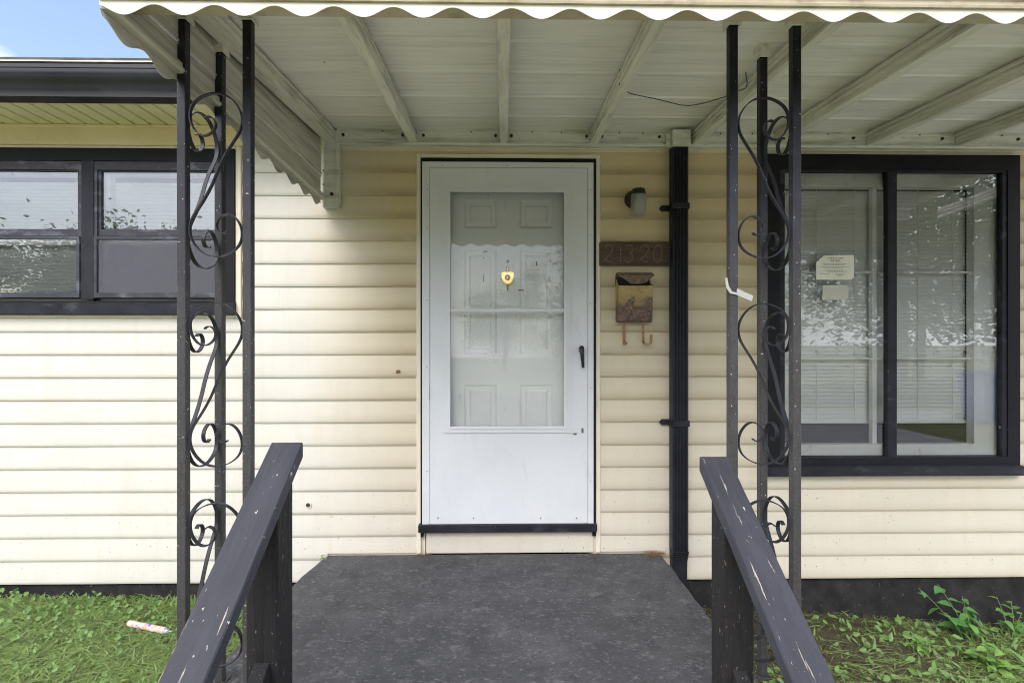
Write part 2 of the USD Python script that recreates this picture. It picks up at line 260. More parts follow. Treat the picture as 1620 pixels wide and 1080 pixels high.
paint('mailbox_rust', (0.10, 0.065, 0.045), (0.20, 0.135, 0.09), scale=40, rough=0.7, bump=0.3, bscale=120)
paint('hook_rust', (0.20, 0.11, 0.05), (0.36, 0.22, 0.11), scale=40, rough=0.7)
paint('paper', (0.72, 0.70, 0.61), (0.78, 0.76, 0.68), scale=8, rough=0.8)
paint('paper_plain', (0.50, 0.49, 0.43), (0.56, 0.55, 0.48), scale=8, rough=0.8)
paint('ink', (0.10, 0.09, 0.08), rough=0.8)
paint('tape', (0.36, 0.36, 0.35), rough=0.6)
paint('nest_mud', (0.16, 0.09, 0.04), (0.28, 0.17, 0.09), scale=120, rough=0.95, bump=1, bscale=200)
paint('wire_dark', (0.05, 0.04, 0.03), rough=0.7)
def glass(name, ior, bump, tint=(0.985, 0.99, 0.985)):
    usdkit.material(stage, L + name, {'geo': ('geometry', {}), 'n': ('noise_texture', {'scale': 1.8, 'detail': 1.0}), 'b': ('bump', {'strength': bump, 'distance': 0.02}),
        'f': ('fresnel', {'IOR': ior}), 't': ('transparent_bsdf', {'color': tint}), 'g': ('glossy_bsdf', {'roughness': 0.0, 'color': (0.96, 0.97, 1.0)}), 'm': ('mix_closure', {})},
        [('geo.position', 'n.vector'), ('n.fac', 'b.height'), ('b.normal', 'g.normal'), ('f.fac', 'm.fac'), ('t.BSDF', 'm.closure1'), ('g.BSDF', 'm.closure2')], surface='m.closure')
glass('pane_glass', 1.6, 0.02)
glass('pane_double', 2.3, 0.004)
glass('pane_window', 1.85, 0.005)
usdkit.material(stage, L + 'jar_glass', {'t': ('transparent_bsdf', {'color': (0.9, 0.9, 0.88)}), 'd': ('principled_bsdf', {'base_color': (0.55, 0.55, 0.52), 'roughness': 0.25}), 'tr': ('translucent_bsdf', {'color': (0.6, 0.6, 0.57)}), 'a': ('mix_closure', {'fac': 0.4}), 'm': ('mix_closure', {'fac': 0.3})},
    [('d.BSDF', 'a.closure1'), ('tr.BSDF', 'a.closure2'), ('t.BSDF', 'm.closure1'), ('a.closure', 'm.closure2')], surface='m.closure')
usdkit.material(stage, L + 'screen_mesh', {'t': ('transparent_bsdf', {'color': (1, 1, 1)}), 'd': ('principled_bsdf', {'base_color': (0.045, 0.045, 0.055), 'roughness': 0.8}), 'm': ('mix_closure', {'fac': 0.72})},
    [('t.BSDF', 'm.closure1'), ('d.BSDF', 'm.closure2')], surface='m.closure')
paint('jar_frost', (0.6, 0.6, 0.56), (0.66, 0.66, 0.62), scale=60, rough=0.35)
def leafmat(name, stops, trans=0.35, rough=0.5):
    usdkit.material(stage, L + name, {'geo': ('geometry', {}), 'r': ('rgb_ramp', {'ramp': stops}), 'p': ('principled_bsdf', {'roughness': rough, 'specular_ior_level': 0.35}), 't': ('translucent_bsdf', {}), 'm': ('mix_closure', {'fac': trans})},
        [('geo.random_per_island', 'r.fac'), ('r.color', 'p.base_color'), ('r.color', 't.color'), ('p.BSDF', 'm.closure1'), ('t.BSDF', 'm.closure2')], surface='m.closure')
leafmat('grass_blade', [(0.0, (0.18, 0.26, 0.075)), (0.3, (0.38, 0.48, 0.17)), (0.6, (0.54, 0.59, 0.28)), (0.78, (0.66, 0.62, 0.40)), (1.0, (0.72, 0.62, 0.46))], 0.12)
leafmat('ivy_leaf', [(0.0, (0.15, 0.25, 0.075)), (0.4, (0.31, 0.45, 0.15)), (0.75, (0.42, 0.52, 0.23)), (1.0, (0.55, 0.55, 0.32))], 0.15)
leafmat('dry_grass', [(0.0, (0.07, 0.06, 0.035)), (0.35, (0.28, 0.235, 0.145)), (0.7, (0.46, 0.385, 0.26)), (0.84, (0.62, 0.54, 0.40)), (1.0, (0.25, 0.35, 0.12))], 0.1)
leafmat('straw', [(0.0, (0.30, 0.20, 0.10)), (1.0, (0.48, 0.36, 0.2))])
def leaf1(name, c, trans=0.18):
    usdkit.material(stage, L + name, {'geo': ('geometry', {}), 'n': ('noise_texture', {'scale': 30.0}), 'r': ('rgb_ramp', {'ramp': [(0.3, tuple(0.8 * x for x in c)), (0.7, tuple(1.15 * x for x in c))]}), 'p': ('principled_bsdf', {'roughness': 0.45, 'specular_ior_level': 0.4}), 't': ('translucent_bsdf', {}), 'm': ('mix_closure', {'fac': trans})},
        [('geo.position', 'n.vector'), ('n.fac', 'r.fac'), ('r.color', 'p.base_color'), ('r.color', 't.color'), ('p.BSDF', 'm.closure1'), ('t.BSDF', 'm.closure2')], surface='m.closure')
leaf1('weed_leaf_dark', (0.065, 0.185, 0.045)); leaf1('weed_leaf_mid', (0.12, 0.27, 0.055)); leaf1('weed_leaf_light', (0.20, 0.36, 0.07)); leaf1('weed_stem', (0.16, 0.22, 0.08))
leafmat('tree_leaf', [(0.0, (0.035, 0.07, 0.018)), (0.6, (0.06, 0.11, 0.03)), (1.0, (0.09, 0.15, 0.045))], 0.3)
paint('bark', (0.08, 0.06, 0.045), (0.14, 0.11, 0.09), scale=5, stretch=(4, 4, 0.7), rough=0.9, bump=0.8, bscale=12, bdist=0.02)
paint('soil', (0.13, 0.12, 0.06), (0.24, 0.20, 0.11), scale=9, rough=0.95, bump=0.8, bscale=40, bdist=0.01, layers=[((0.26, 0.22, 0.135), 3.5, (1, 1, 1), 0.54, 0.68, 0.5), ((0.22, 0.27, 0.10), 1.1, (1, 1, 1), 0.40, 0.56, 0.8)])
paint('asphalt', (0.045, 0.045, 0.047), (0.06, 0.06, 0.062), scale=8, rough=0.9, bump=0.4, bscale=90)
paint('pale_concrete', (0.40, 0.385, 0.36), (0.46, 0.445, 0.42), scale=2, rough=0.85)
paint('shingle', (0.06, 0.058, 0.056), (0.10, 0.098, 0.095), scale=12, rough=0.9, bump=0.4, bscale=60)
paint('far_siding', (0.50, 0.50, 0.48), (0.55, 0.55, 0.53), scale=1, rough=0.7)
paint('far_glass', (0.03, 0.035, 0.04), rough=0.1)
paint('bin_blue', (0.02, 0.07, 0.35), rough=0.4)
paint('tube_paper', (0.62, 0.30, 0.25), (0.70, 0.55, 0.46), scale=40, stretch=(1, 1, 1), lo=0.40, hi=0.56, rough=0.6, layers=[((0.16, 0.10, 0.40), 24, (1, 1, 1), 0.58, 0.62, 1.0), ((0.8, 0.45, 0.3), 34, (1, 1, 1), 0.62, 0.66, 0.9)])
paint('foil', (0.6, 0.6, 0.62), (0.1, 0.1, 0.12), scale=80, rough=0.3)

rng = np.random.default_rng(7)
random.seed(7)

# ---------------------------------------------------------------- ground, street, walk
def zg(x, y):
    x, y = np.asarray(x, float), np.asarray(y, float)
    base = -0.335 + 0.02 * np.clip(-x - 1.2, 0, 2) - 0.095 * np.clip(x - 0.6, 0, 2.4) / 2.4 * 1.0
    base = base - 0.03 * np.clip((x - 1.9) / 0.5, 0, 1) + 0.04 * np.clip((-x - 1.06) / 0.25, 0, 1)
    mound = 0.05 * np.exp(-((x - 1.55) ** 2 / 0.10 + (y + 0.45) ** 2 / 0.10))
    far = np.clip((-y - 1.2) / 4.0, 0, 1)
    return (base + mound) * (1 - far) + (-0.42) * far - 0.012 * np.clip(-y - 5, 0, 6)
gx = np.unique(np.r_[np.linspace(-200, -12, 12), np.linspace(-12, -4, 17), np.linspace(-4, 4, 81), np.linspace(4, 12, 17), np.linspace(12, 200, 12)])
gy = np.unique(np.r_[np.linspace(-200, -30, 12), np.linspace(-30, -4, 27), np.linspace(-4, 0.4, 45), np.linspace(0.4, 200, 14)])
GX, GY = np.meshgrid(gx, gy)
GZ = zg(GX, GY) - 0.008 + np.where((np.abs(GX) < 12) & (GY > -6), 0.016 * (meshkit.fbm(np.stack([GX * 5, GY * 5, GX * 0], -1), 3, 3) - 0.5), 0)
nx = len(gx); f = []
for j in range(len(gy) - 1):
    for i in range(nx - 1): f.append((j * nx + i, j * nx + i + 1, (j + 1) * nx + i + 1, (j + 1) * nx + i))
tag(obj('ground', (np.stack([GX, GY, GZ], -1).reshape(-1, 3), np.array(f)), 'soil', smooth=True), 'soil and lawn around the house', kind='structure')
tag(obj('road', box(-60, 60, -16.5, -10.2, -0.60, -0.475, 0.0), 'asphalt'), 'street in front of the house', kind='structure')
tag(obj('pavement', box(-60, 60, -9.0, -7.4, -0.60, -0.44, 0.01), 'pale_concrete'), 'pale concrete pavement along the street', kind='structure')
tag(obj('path', box(-0.62, 0.52, -7.4, -2.2, -0.55, -0.40, 0.01), 'pale_concrete'), 'concrete path that leads to the steps', kind='structure')
tag(obj('driveway', box(3.6, 7.2, -7.4, 0.5, -0.60, -0.39, 0.01), 'pale_concrete'), 'pale concrete driveway beside the house', kind='structure')

# ---------------------------------------------------------------- stoop
SL, SR, SF = -1.045, 0.905, -1.62
stoop = thing('porch_stoop', 'black painted concrete stoop in front of the white door, worn to grey in blotches', 'stoop')
g = np.random.default_rng(3)
def slab_outline():
    pts = [(-0.975, -0.016), (0.885, -0.016)]
    for t in np.linspace(0, 1, 26)[1:-1]: pts.append((0.885 + 0.02 * t + 0.010 * (g.random() - .5), -0.016 + (SF + 0.016) * t))
    pts += [(SR, SF), (SL, SF)]
    for t in np.linspace(0, 1, 26)[1:-1]: pts.append((SL + 0.07 * (t ** 8) + 0.010 * (g.random() - .5), SF + (-0.016 - SF) * t))
    return pts
so = Polygon(slab_outline())
top = ext_z(so, -0.42, -0.010); cap = ext_z(so.buffer(-0.006), -0.010, 0.0)
obj('slab', [top, cap], 'slab_paint', stoop)
obj('step', box(-0.75, 0.70, -1.92, -1.622, -0.42, -0.20, 0.012), 'slab_paint', stoop)

# ---------------------------------------------------------------- house
house = thing('house', 'cream vinyl sided house with black trim windows and a white door', 'house')
# window and door rectangles on the wall (x0, x1, z0, z1)
LWX0, LWX1 = ax(-66), ax(372); LWZ0, LWZ1 = az(200, 497), az(200, 235.5)
DRX0, DRX1, DRZ1 = ax(666), ax(942.5), az(803, 251)
PWX0, PWX1 = ax(1208), ax(1610); PWZ0, PWZ1 = az(1410, 750), az(1410, 246)
LEDZ0 = az(800, 234)
wall_poly = sbox(-4.6, -0.156, 4.6, 2.43)
for r in ((LWX0 + .02, LWX1 - .02, LWZ0 + .02, LWZ1 - .02), (DRX0 + .02, DRX1 - .02, -0.2, DRZ1 - .02), (PWX0 + .02, PWX1 - .02, PWZ0 + .02, PWZ1 - .02)):
    wall_poly = wall_poly.difference(sbox(r[0], r[2], r[1], r[3]))
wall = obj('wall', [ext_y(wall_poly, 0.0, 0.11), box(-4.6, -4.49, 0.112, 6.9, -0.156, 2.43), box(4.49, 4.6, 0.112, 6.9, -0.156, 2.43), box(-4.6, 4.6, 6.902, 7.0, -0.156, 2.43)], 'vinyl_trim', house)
obj('interior', [box(-4.48, 4.48, 1.9, 1.92, -0.15, 2.42), box(-4.48, 4.48, 0.115, 1.9, -0.17, -0.157), box(-4.48, 4.48, 0.115, 1.9, 2.405, 2.42), box(-1.0, -0.98, 0.115, 1.89, -0.15, 2.40), box(1.0, 1.02, 0.115, 1.89, -0.15, 2.40)], 'dark_room', house)
found = obj('foundation', box(-4.57, 4.57, 0.012, 6.95, -0.75, -0.158), 'foundation_paint', house)
# siding courses: one board per course and stretch between openings
CO, Z0 = 0.1272, -0.156
openings = [(LWX0 - .035, LWX1 + .035, LWZ0 - .022, 3.0), (DRX0 - .028, DRX1 + .028, -0.3, DRZ1 + .03), (PWX0 - .012, PWX1 + .012, PWZ0 - .018, 3.0), (-0.985, 0.893, -0.3, 0.006)]
TOPZ = LEDZ0 - 0.004
def yprof(t, bow):                 # t from 0 (butt) to 1 (top of the course): how far proud
    return -(0.0135 * (1 - t) ** 1.0 + 0.002 * math.sin(math.pi * t) + bow) if t > 0.07 else -(0.0115 - 0.004 * (0.07 - t) / 0.07 + bow)
TS = [0, 0.03, 0.07, 0.13, 0.3, 0.5, 0.7, 0.85, 1.0]
def course_piece(x0, x1, za, zb, zrow, bow):
    t0, t1 = (za - zrow) / CO, (zb - zrow) / CO
    ts = sorted({t0, t1} | {t for t in TS if t0 < t < t1})
    poly = [(yprof(t, bow), zrow + t * CO) for t in ts] + [(-0.0002, zrow + t1 * CO), (-0.0002, zrow + t0 * CO)]
    return ext_x(poly, x0, x1)
for n in range(20):
    z0 = Z0 + n * CO; z1 = min(z0 + CO, TOPZ)
    if z1 - z0 < 0.01: break
    seams = {3: [-1.26], 4: [-1.26], 5: [-2.3, 1.9], 8: [-1.27, 2.2], 9: [-1.27], 11: [-1.255, 1.02], 12: [-1.255], 2: [1.5], 1: [-1.9]}.get(n, [])
    xs = sorted({-4.6, 4.6} | {min(max(v, -4.6), 4.6) for o in openings for v in o[:2]} | set(seams))
    runs, cur = [], []
    for a, b in zip(xs[:-1], xs[1:]):
        free = [(z0, z1)]
        for o in openings:
            if o[0] <= a + 1e-6 and o[1] >= b - 1e-6:
                nf = []
                for p, q in free:
                    if o[3] <= p or o[2] >= q: nf.append((p, q)); continue
                    if o[2] > p: nf.append((p, o[2]))
                    if o[3] < q: nf.append((o[3], q))
                free = nf
        free = [q for q in free if q[1] - q[0] > 0.006]
        if (not free or a in seams) and cur: runs.append(cur); cur = []
        if free: cur.append((a, b, free))
    if cur: runs.append(cur)
    for k, run in enumerate(runs):
        bow = 0.0006 * (random.random()) + (0.0012 if k % 2 else 0.0)
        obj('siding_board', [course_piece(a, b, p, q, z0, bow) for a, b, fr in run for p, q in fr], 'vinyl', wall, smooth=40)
# trims round the openings (channels that receive the boards)
def channel(name, parts, parent=wall, mat='vinyl_trim'): return obj(name, parts, mat, parent)
channel('window_channel', [box(LWX1 + .001, LWX1 + .030, -0.020, 0, LWZ0 - .020, LWZ1 + .018, .003), box(-4.6, LWX1, -0.020, 0, LWZ1 + .001, LWZ1 + .018, .003), box(LWX0 - .03, LWX1, -0.020, 0, LWZ0 - .020, LWZ0 - .002, .003)])
channel('door_channel', [box(DRX0 - .026, DRX0 - .001, -0.021, 0, 0.004, DRZ1 + .026, .003), box(DRX1 + .001, DRX1 + .026, -0.021, 0, 0.004, DRZ1 + .026, .003), box(DRX0 - .001, DRX1 + .001, -0.021, 0, DRZ1 + .001, DRZ1 + .026, .003)])
channel('picture_window_channel', [box(PWX0 - .012, PWX1 + .012, -0.020, 0, PWZ0 - .018, PWZ0 - .002, .003), box(PWX1 + .001, PWX1 + .012, -0.020, 0, PWZ0, PWZ1, .003), box(PWX0 - .012, PWX0 - .001, -0.020, 0, PWZ0, PWZ1, .003)])
channel('top_channel', [box(-0.93, 4.6, -0.016, 0, TOPZ + .0005, TOPZ + .018, .002)])
hole = at(488, 798, -0.012)
obj('pipe_stub', [cyl(hole + (0, -0.006, 0), hole + (0, 0.010, 0), 0.017, 20)], 'vinyl_trim', wall)
obj('pipe_plug', cyl(hole + (0, -0.0075, 0), hole + (0, 0.0, 0), 0.0115, 16), 'bolt_dark', wall)
obj('frieze_board', [box(-4.6, -1.03, -0.024, -0.001, LWZ1 + .020, 2.384, .004), box(-4.6, -1.03, -0.032, -0.001, 2.371, 2.3865, .003)], 'frieze_vinyl', house)
# eaves: soffit boards, fascia, gutter, roof
EY = -0.305
soffit = part('soffit', house)
x = -4.6
while x < 4.55:
    w = 0.0885
    prof = [(x, 2.391), (x + 0.004, 2.3875), (x + w - 0.014, 2.3875), (x + w - 0.010, 2.407), (x + w - 0.0005, 2.407), (x + w - 0.0005, 2.412), (x, 2.412)]
    obj('soffit_board', ext_y(prof, EY, -0.004), 'soffit_vinyl', soffit); x += w
obj('fascia', box(-4.65, 4.65, EY - 0.026, EY - 0.001, 2.383, 2.56), 'black_trim', house)
gp = [(0, 0), (-0.070, 0), (-0.072, 0.022), (-0.078, 0.045), (-0.092, 0.060), (-0.108, 0.072), (-0.116, 0.090), (-0.116, 0.108), (-0.120, 0.110), (-0.120, 0.126), (-0.112, 0.126), (-0.110, 0.106), (-0.104, 0.080), (-0.08, 0.066), (-0.066, 0.045), (-0.064, 0.006), (-0.006, 0.006), (-0.006, 0.126), (0, 0.126)]
gp = [(EY - 0.028 + a, 2.358 + b * 1.02) for a, b in gp]
obj('gutter', ext_x(gp, -4.7, 4.7), 'gutter_black', house, smooth=35)
rt = math.tan(math.radians(18))
def roof_slab(y0, y1, z0, sgn):
    return ext_x([(y0, z0), (y1, z0 + rt * abs(y1 - y0)), (y1, z0 + rt * abs(y1 - y0) + .03), (y0, z0 + .03)], -4.8, 4.8)
roof = obj('roof', [roof_slab(EY - 0.06, 3.4, 2.535, 1), roof_slab(7.35, 3.4, 2.535, 1)], 'shingle', house)
obj('drip_edge', box(-4.8, 4.8, EY - 0.085, EY - 0.045, 2.532, 2.538), 'vinyl_trim', roof)
obj('gable', ext_x([(0.02, 2.44), (6.98, 2.44), (3.4, 2.44 + rt * 3.5)], -4.55, 4.55), 'far_siding', house)

# ---- left window: two double hung units with black storm sashes
lw = part('sash_window', house)
obj('casing', [ext_y(sbox(LWX0, LWZ0, LWX1, LWZ1).difference(sbox(LWX0 + .045, LWZ0 + .07, LWX1 - .076, LWZ1 - .07)), -0.030, 0.0)], 'black_trim', lw)
obj('sill', [ext_x([(0.01, LWZ0), (-0.052, LWZ0), (-0.055, LWZ0 + .055), (0.01, LWZ0 + .075)], LWX0 - .01, LWX1 + .006)], 'black_worn', lw)
def storm(x0, x1, mid_seen, sgn):
    """storm unit between pixel columns x0 and x1"""
    X0, X1 = ax(x0), ax(x1); zt, zb = az(200, 256), az(200, 472)
    zm0, zm1 = az(200, 374), az(200, 362)
    obj('storm_frame', frame_rect(X0, X1, zb, zt, -0.024, 0.02, .018, .018, .02, .046), 'sash_worn', lw)
    obj('upper_sash', frame_rect(X0 + .014, X1 - .014, zm1 - .038, zt - .042, -0.014, 0.006, .018, .018, .036, .010), 'sash_worn', lw)
    obj('lower_sash', frame_rect(X0 + .008, X1 - .008, zb + .004, zm0 - .002, -0.034, -0.015, .016, .016, .026, .016), 'sash_worn', lw)
    for a, b, y, tilt in ((zm1, zt - .05, -0.004, 0.0), (zb + .02, zm0 - .012, -0.022, 0.0)):
        v = [(X0 + .02, y - tilt, a), (X1 - .02, y - tilt, a), (X1 - .02, y + tilt, b), (X0 + .02, y + tilt, b)]
        obj('pane', (np.array(v), np.array([(0, 1, 2, 3)])), 'pane_double', lw)
    # white wooden window behind
    obj('inner_frame', [frame_rect(X0 - .02, X1 + .02, zb - .02, zt + .02, 0.022, 0.062, .075, .075, .06, .085), box(X0 + .055, X1 - .055, 0.012, 0.0215, zm0 - .045, zm0 - .004)], 'frame_white', lw)
    # closed blind
    zz, S = zt - .09, []
    while zz > zb + .03:
        S.append(ext_x([(0.064, zz), (0.060, zz - .022), (0.0615, zz - .0225), (0.0655, zz - .0005)], X0 + .055, X1 - .055)); zz -= .0205
    obj('blind', S, 'blind', lw)
storm(-58, 131, 0, 1)
storm(149, 349, 1, 1)
obj('mullion', box(ax(130), ax(150), -0.029, 0.03, az(200, 474), az(200, 254), .003), 'black_worn', lw)
Xs0, Xs1, zs0, zs1 = ax(158), ax(343), az(200, 466), az(200, 379)
obj('insect_screen', (np.array([(Xs0, -.028, zs0), (Xs1, -.028, zs0), (Xs1, -.028, zs1), (Xs0, -.028, zs1)]), np.array([(0, 1, 2, 3)])), 'screen_mesh', lw)

# ---- picture window
pw = part('picture_window', house)
obj('casing', frame_rect(PWX0, PWX1, PWZ0, PWZ1, -0.034, 0.02, .088, .070, .10, .084), 'black_trim', pw)
obj('sill', ext_x([(0.02, PWZ0 + .002), (-0.058, PWZ0), (-0.060, PWZ0 + .050), (0.02, PWZ0 + .062)], PWX0 - .006, PWX1 + .004), 'black_worn', pw)
IX0, IX1, IZ0, IZ1 = ax(1231), ax(1591), az(1410, 732), az(1410, 263)
obj('storm_frame', frame_rect(IX0, IX1, IZ0, IZ1, -0.028, 0.006, .034, .026, .036, .034), 'black_worn', pw)
mx0, mx1 = ax(1402), ax(1417)
obj('mullion', box(mx0, mx1, -0.032, 0.004, IZ0 + .03, IZ1 - .03, .003), 'black_worn', pw)
for a, b, tl in ((IX0 + .03, mx0 + .004, 0.000), (mx1 - .004, IX1 - .022, 0.000)):
    obj('pane', (np.array([(a, -.010 - tl, IZ0 + .03), (b, -.010, IZ0 + .03), (b, -.010, IZ1 - .03), (a, -.010 - tl, IZ1 - .03)]), np.array([(0, 1, 2, 3)])), 'pane_window', pw)
YI = 0.024
wx0, wx1, wz0, wz1 = ax(1216, YI), ax(1596, YI), az(1410, 726, YI), az(1410, 268, YI)
bx0, bx1, bz0, bz1 = ax(1236, YI), ax(1539, YI), az(1410, 702, YI), az(1410, 297, YI)
obj('inner_frame', ext_y(sbox(wx0, wz0, wx1, wz1).difference(sbox(bx0, bz0, bx1, bz1)), YI, YI + .04), 'frame_white', pw)
obj('inner_bead', ext_y(sbox(bx0 - .02, bz0 - .02, bx1 + .02, bz1 + .02).difference(sbox(bx0, bz0, bx1, bz1)), YI - .008, YI - .001), 'frame_white', pw)
obj('muntin', box(ax(1381, YI), ax(1388.5, YI), YI + .004, YI + .036, bz0, bz1, .003), 'frame_white', pw)
for py in (430, 567): obj('glazing_bar', box(bx0, bx1, YI + .006, YI + .034, az(1410, py + 1.6, YI), az(1410, py - 1.6, YI), .002), 'frame_white', pw)
zz, S, zb = bz1 - .002, [], az(1410, 664, .08)
while zz > zb:
    op = 0.006 if zz > az(1410, 560, .08) else 0.010
    S.append(ext_x([(0.086, zz), (0.086 - op, zz - .0235), (0.0875 - op, zz - .024), (0.0875, zz - .0005)], bx0 - .01, bx1 + .01)); zz -= .0218
S.append(box(bx0 - .01, bx1 + .01, 0.072, 0.095, zz - .012, zz + .006, .003)); zbb = zz - .012
obj('blind', S, 'blind', pw)
obj('blind_cord', [box(ax(p, .08) - .0012, ax(p, .08) + .0012, .0700, .0725, zbb, bz1) for p in (1290, 1350, 1450, 1505)], 'blind', pw)

# ---- doors
td = part('storm_door', house)
fx0, fx1, fz0, fz1 = ax(668.7), ax(938), az(803, 829), az(803, 258.5)
obj('door_frame', ext_y(sbox(fx0, fz0, fx1, fz1).difference(sbox(ax(680.5), fz0 - .01, ax(929.5), az(803, 267))), -0.040, 0.0), 'door_white', td)
lx0, lx1, lz0, lz1 = ax(681), ax(929), az(803, 827.5), az(803, 267.6)
gx0, gx1, gz0, gz1 = ax(713), ax(891.5), az(803, 673), az(803, 306)
leaf = sbox(lx0, lz0, lx1, lz1).difference(sbox(gx0 - .004, gz0 - .004, gx1 + .004, gz1 + .004))
obj('door_leaf', ext_y(leaf, -0.037, -0.010), 'door_white', td)
obj('glass_trim', [ext_y(sbox(gx0 - .036, gz0 - .036, gx1 + .036, gz1 + .034).difference(sbox(gx0, gz0, gx1, gz1)), -0.044, -0.037), ext_y(sbox(gx0 - .014, gz0 - .014, gx1 + .014, gz1 + .014).difference(sbox(gx0, gz0, gx1, gz1)), -0.048, -0.0435)], 'door_white', td)
zb0, zb1 = az(803, 494), az(803, 488.5)
obj('glazing_bar', box(gx0, gx1, -0.045, -0.022, zb0, zb1, .003), 'door_white', td)
for a, b, ty, tz in ((gz0, zb0, 0.008, .004), (zb1, gz1, 0.0, .002)):
    obj('pane', (np.array([(gx0, -.030 - ty / 2, a), (gx1, -.030 - ty / 2 + tz, a), (gx1, -.030 + ty / 2 + tz, b), (gx0, -.030 + ty / 2, b)]), np.array([(0, 1, 2, 3)])), 'pane_glass', td)
h0 = at(919, 551, -0.04); h1 = at(921.5, 583, -0.04)
hp = np.array([h0 + (0, -.012, .006), h0 + (0, -.032, -.004), h0 + (.001, -.040, -.03), h0 + (.004, -.038, -.065), h0 + (.008, -.030, -.105)])
cs = CubicSpline(np.arange(5), hp)(np.linspace(0, 4, 24))
obj('handle', [tube(cs, np.interp(np.linspace(0, 1, 24), [0, .15, .45, 1], [.009, .0155, .0125, .0075]), 12), cyl(h0 + (0, -.002, -.012), h0 + (0, -.030, -.012), .0125, 16)], 'plastic_black', td, smooth=60)
for px in (693, 749, 855, 912): s = at(px, 819, -0.0375); obj('screw', cyl(s + (0, -.0025, 0), s + (0, .001, 0), .0042, 10), 'screw_rust', td)
for px, py in ((675.5, 300), (675.5, 360), (675.5, 475), (675.5, 580), (675.5, 745), (934, 300), (934, 372), (934, 480), (934, 613), (934, 760), (700, 262.5), (803, 262.5), (905, 262.5)):
    s = at(px, py, -0.040); obj('frame_screw', cyl(s + (0, -.002, 0), s + (0, .001, 0), .003, 8), 'screw_rust', td)
t0 = at(921.5, 680.5, -0.0375)
obj('torn_patch', [box(t0[0] - .006, t0[0] + .006, -.0385, -.036, t0[2] - .014, t0[2] + .012), ext_y([(t0[0] - .055, t0[2] - .019), (t0[0] - .046, t0[2] - .014), (t0[0] - .030, t0[2] - .016), (t0[0] - .036, t0[2] - .026), (t0[0] - .048, t0[2] - .023)], -.0395, -.036)], 'mailbox_rust', td)
for py in (318, 620): h = ax(679); z = az(803, py); obj('hinge', cyl((h, -.041, z - .035), (h, -.041, z + .035), .005, 10), 'door_white', td)
# weather strip, rusty black frame behind the storm door and sill
obj('door_jamb', ext_y(sbox(DRX0, 0.10, DRX1, DRZ1).difference(sbox(fx0 + .004, 0.05, fx1 - .004, fz1 - .004)), -0.026, 0.10), 'black_trim', house)
thr = part('threshold', house)
obj('sill_bar', box(ax(663), ax(943), -0.056, 0.10, az(803, 841.5, -.05), az(803, 828.5, -.05) - .002, .004), 'black_worn', thr)
obj('sill_strip', box(ax(678), ax(935), -0.050, -0.012, fz0 - .004, fz0 + .004, .002), 'screw_rust', thr)
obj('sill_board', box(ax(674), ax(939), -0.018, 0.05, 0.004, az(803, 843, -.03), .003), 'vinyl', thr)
ed = part('entry_door', house)
YE = 0.045
ex0, ex1, ez0, ez1 = DRX0 + .03, DRX1 - .03, 0.165, DRZ1 - .03
holes, rims = [], []
def rect(p0, q0, p1, q1): return (ax(p0, YE), ax(p1, YE), az(803, q1, YE), az(803, q0, YE))
rects = [rect(734, 316, 786, 361), rect(822, 316, 875, 361), rect(734, 395, 786, 561), rect(822, 395, 875, 561), rect(734, 608, 786, 720), rect(822, 608, 875, 720)]
slab2 = sbox(ex0, ez0, ex1, ez1)
for a, b, c, d in rects: slab2 = slab2.difference(sbox(a, c, b, d))
obj('door_slab', [ext_y(slab2, YE, YE + .02), box(ex0, ex1, YE + .0205, YE + .04, ez0, ez1)], 'entry_white', ed)
for a, b, c, d in rects:
    i1, i2 = .013, .026; y1, y2 = YE + .012, YE + .004
    v = [(a, YE, c), (b, YE, c), (b, YE, d), (a, YE, d)]
    for i, y in ((i1, y1), (i2 + .004, y1), (i2 + .014, y2)): v += [(a + i, y, c + i), (b - i, y, c + i), (b - i, y, d - i), (a + i, y, d - i)]
    fq = []
    for k in range(3):
        for i in range(4): j = (i + 1) % 4; fq.append((4 * k + i, 4 * k + j, 4 * k + 4 + j, 4 * k + 4 + i))
    fq.append((12, 13, 14, 15)); obj('door_panel', (np.array(v), np.array(fq)), 'entry_white', ed)
ph = at(803.5, 413.5, YE); obj('peephole', [cyl(ph + (0, -.004, 0), ph + (0, .002, 0), .0085, 16)], 'mailbox_rust', ed)
kc = at(803, 441, YE)
def shield(s, y0, y1, cz=0):
    pts = [(-.036, .034), (-.018, .040), (0, .037), (.018, .040), (.036, .034), (.034, .005), (.022, -.022), (0, -.042), (-.022, -.022), (-.034, .005)]
    return ext_y([(kc[0] + p * s, kc[2] + q * s + cz) for p, q in pts], y0, y1)
k_ = [shield(1.0, YE - .006, YE), shield(.82, YE - .010, YE - .0055), trimesh.creation.icosphere(2, .0165)]
k_[2].apply_scale((1, .55, 1)); k_[2].apply_translation(kc + (0, -.012, .006))
k_.append(cyl(kc + (0, -.008, .040), kc + (0, -.008, .062), .0075, 10)); fin = trimesh.creation.icosphere(1, .009); fin.apply_translation(kc + (0, -.008, .064)); k_.append(fin)
th = np.linspace(math.radians(200), math.radians(340), 16)
k_.append(tube([kc + (.038 * math.cos(t), -.016 - .004 * math.sin(-t), .018 + .052 * math.sin(t)) for t in th], .004, 8)); k_.append(cyl(kc + (0, -.016, -.036), kc + (0, -.012, -.068), .0055, 8, .0035))
obj('knocker', k_, 'brass', ed, smooth=40)
for px, py, w, h_ in ((849, 417, 2, 7), (824, 459, 9, 1.4), (765, 440, 1.2, 11), (768, 398, 6, 1.5), (765, 408, 1.6, 1.6)):
    s = at(px, py, YE); obj('scuff_mark', box(s[0] - w * .0018, s[0] + w * .0018, YE - .0012, YE + .0005, s[2] - h_ * .0018, s[2] + h_ * .0018), 'bolt_dark', ed)

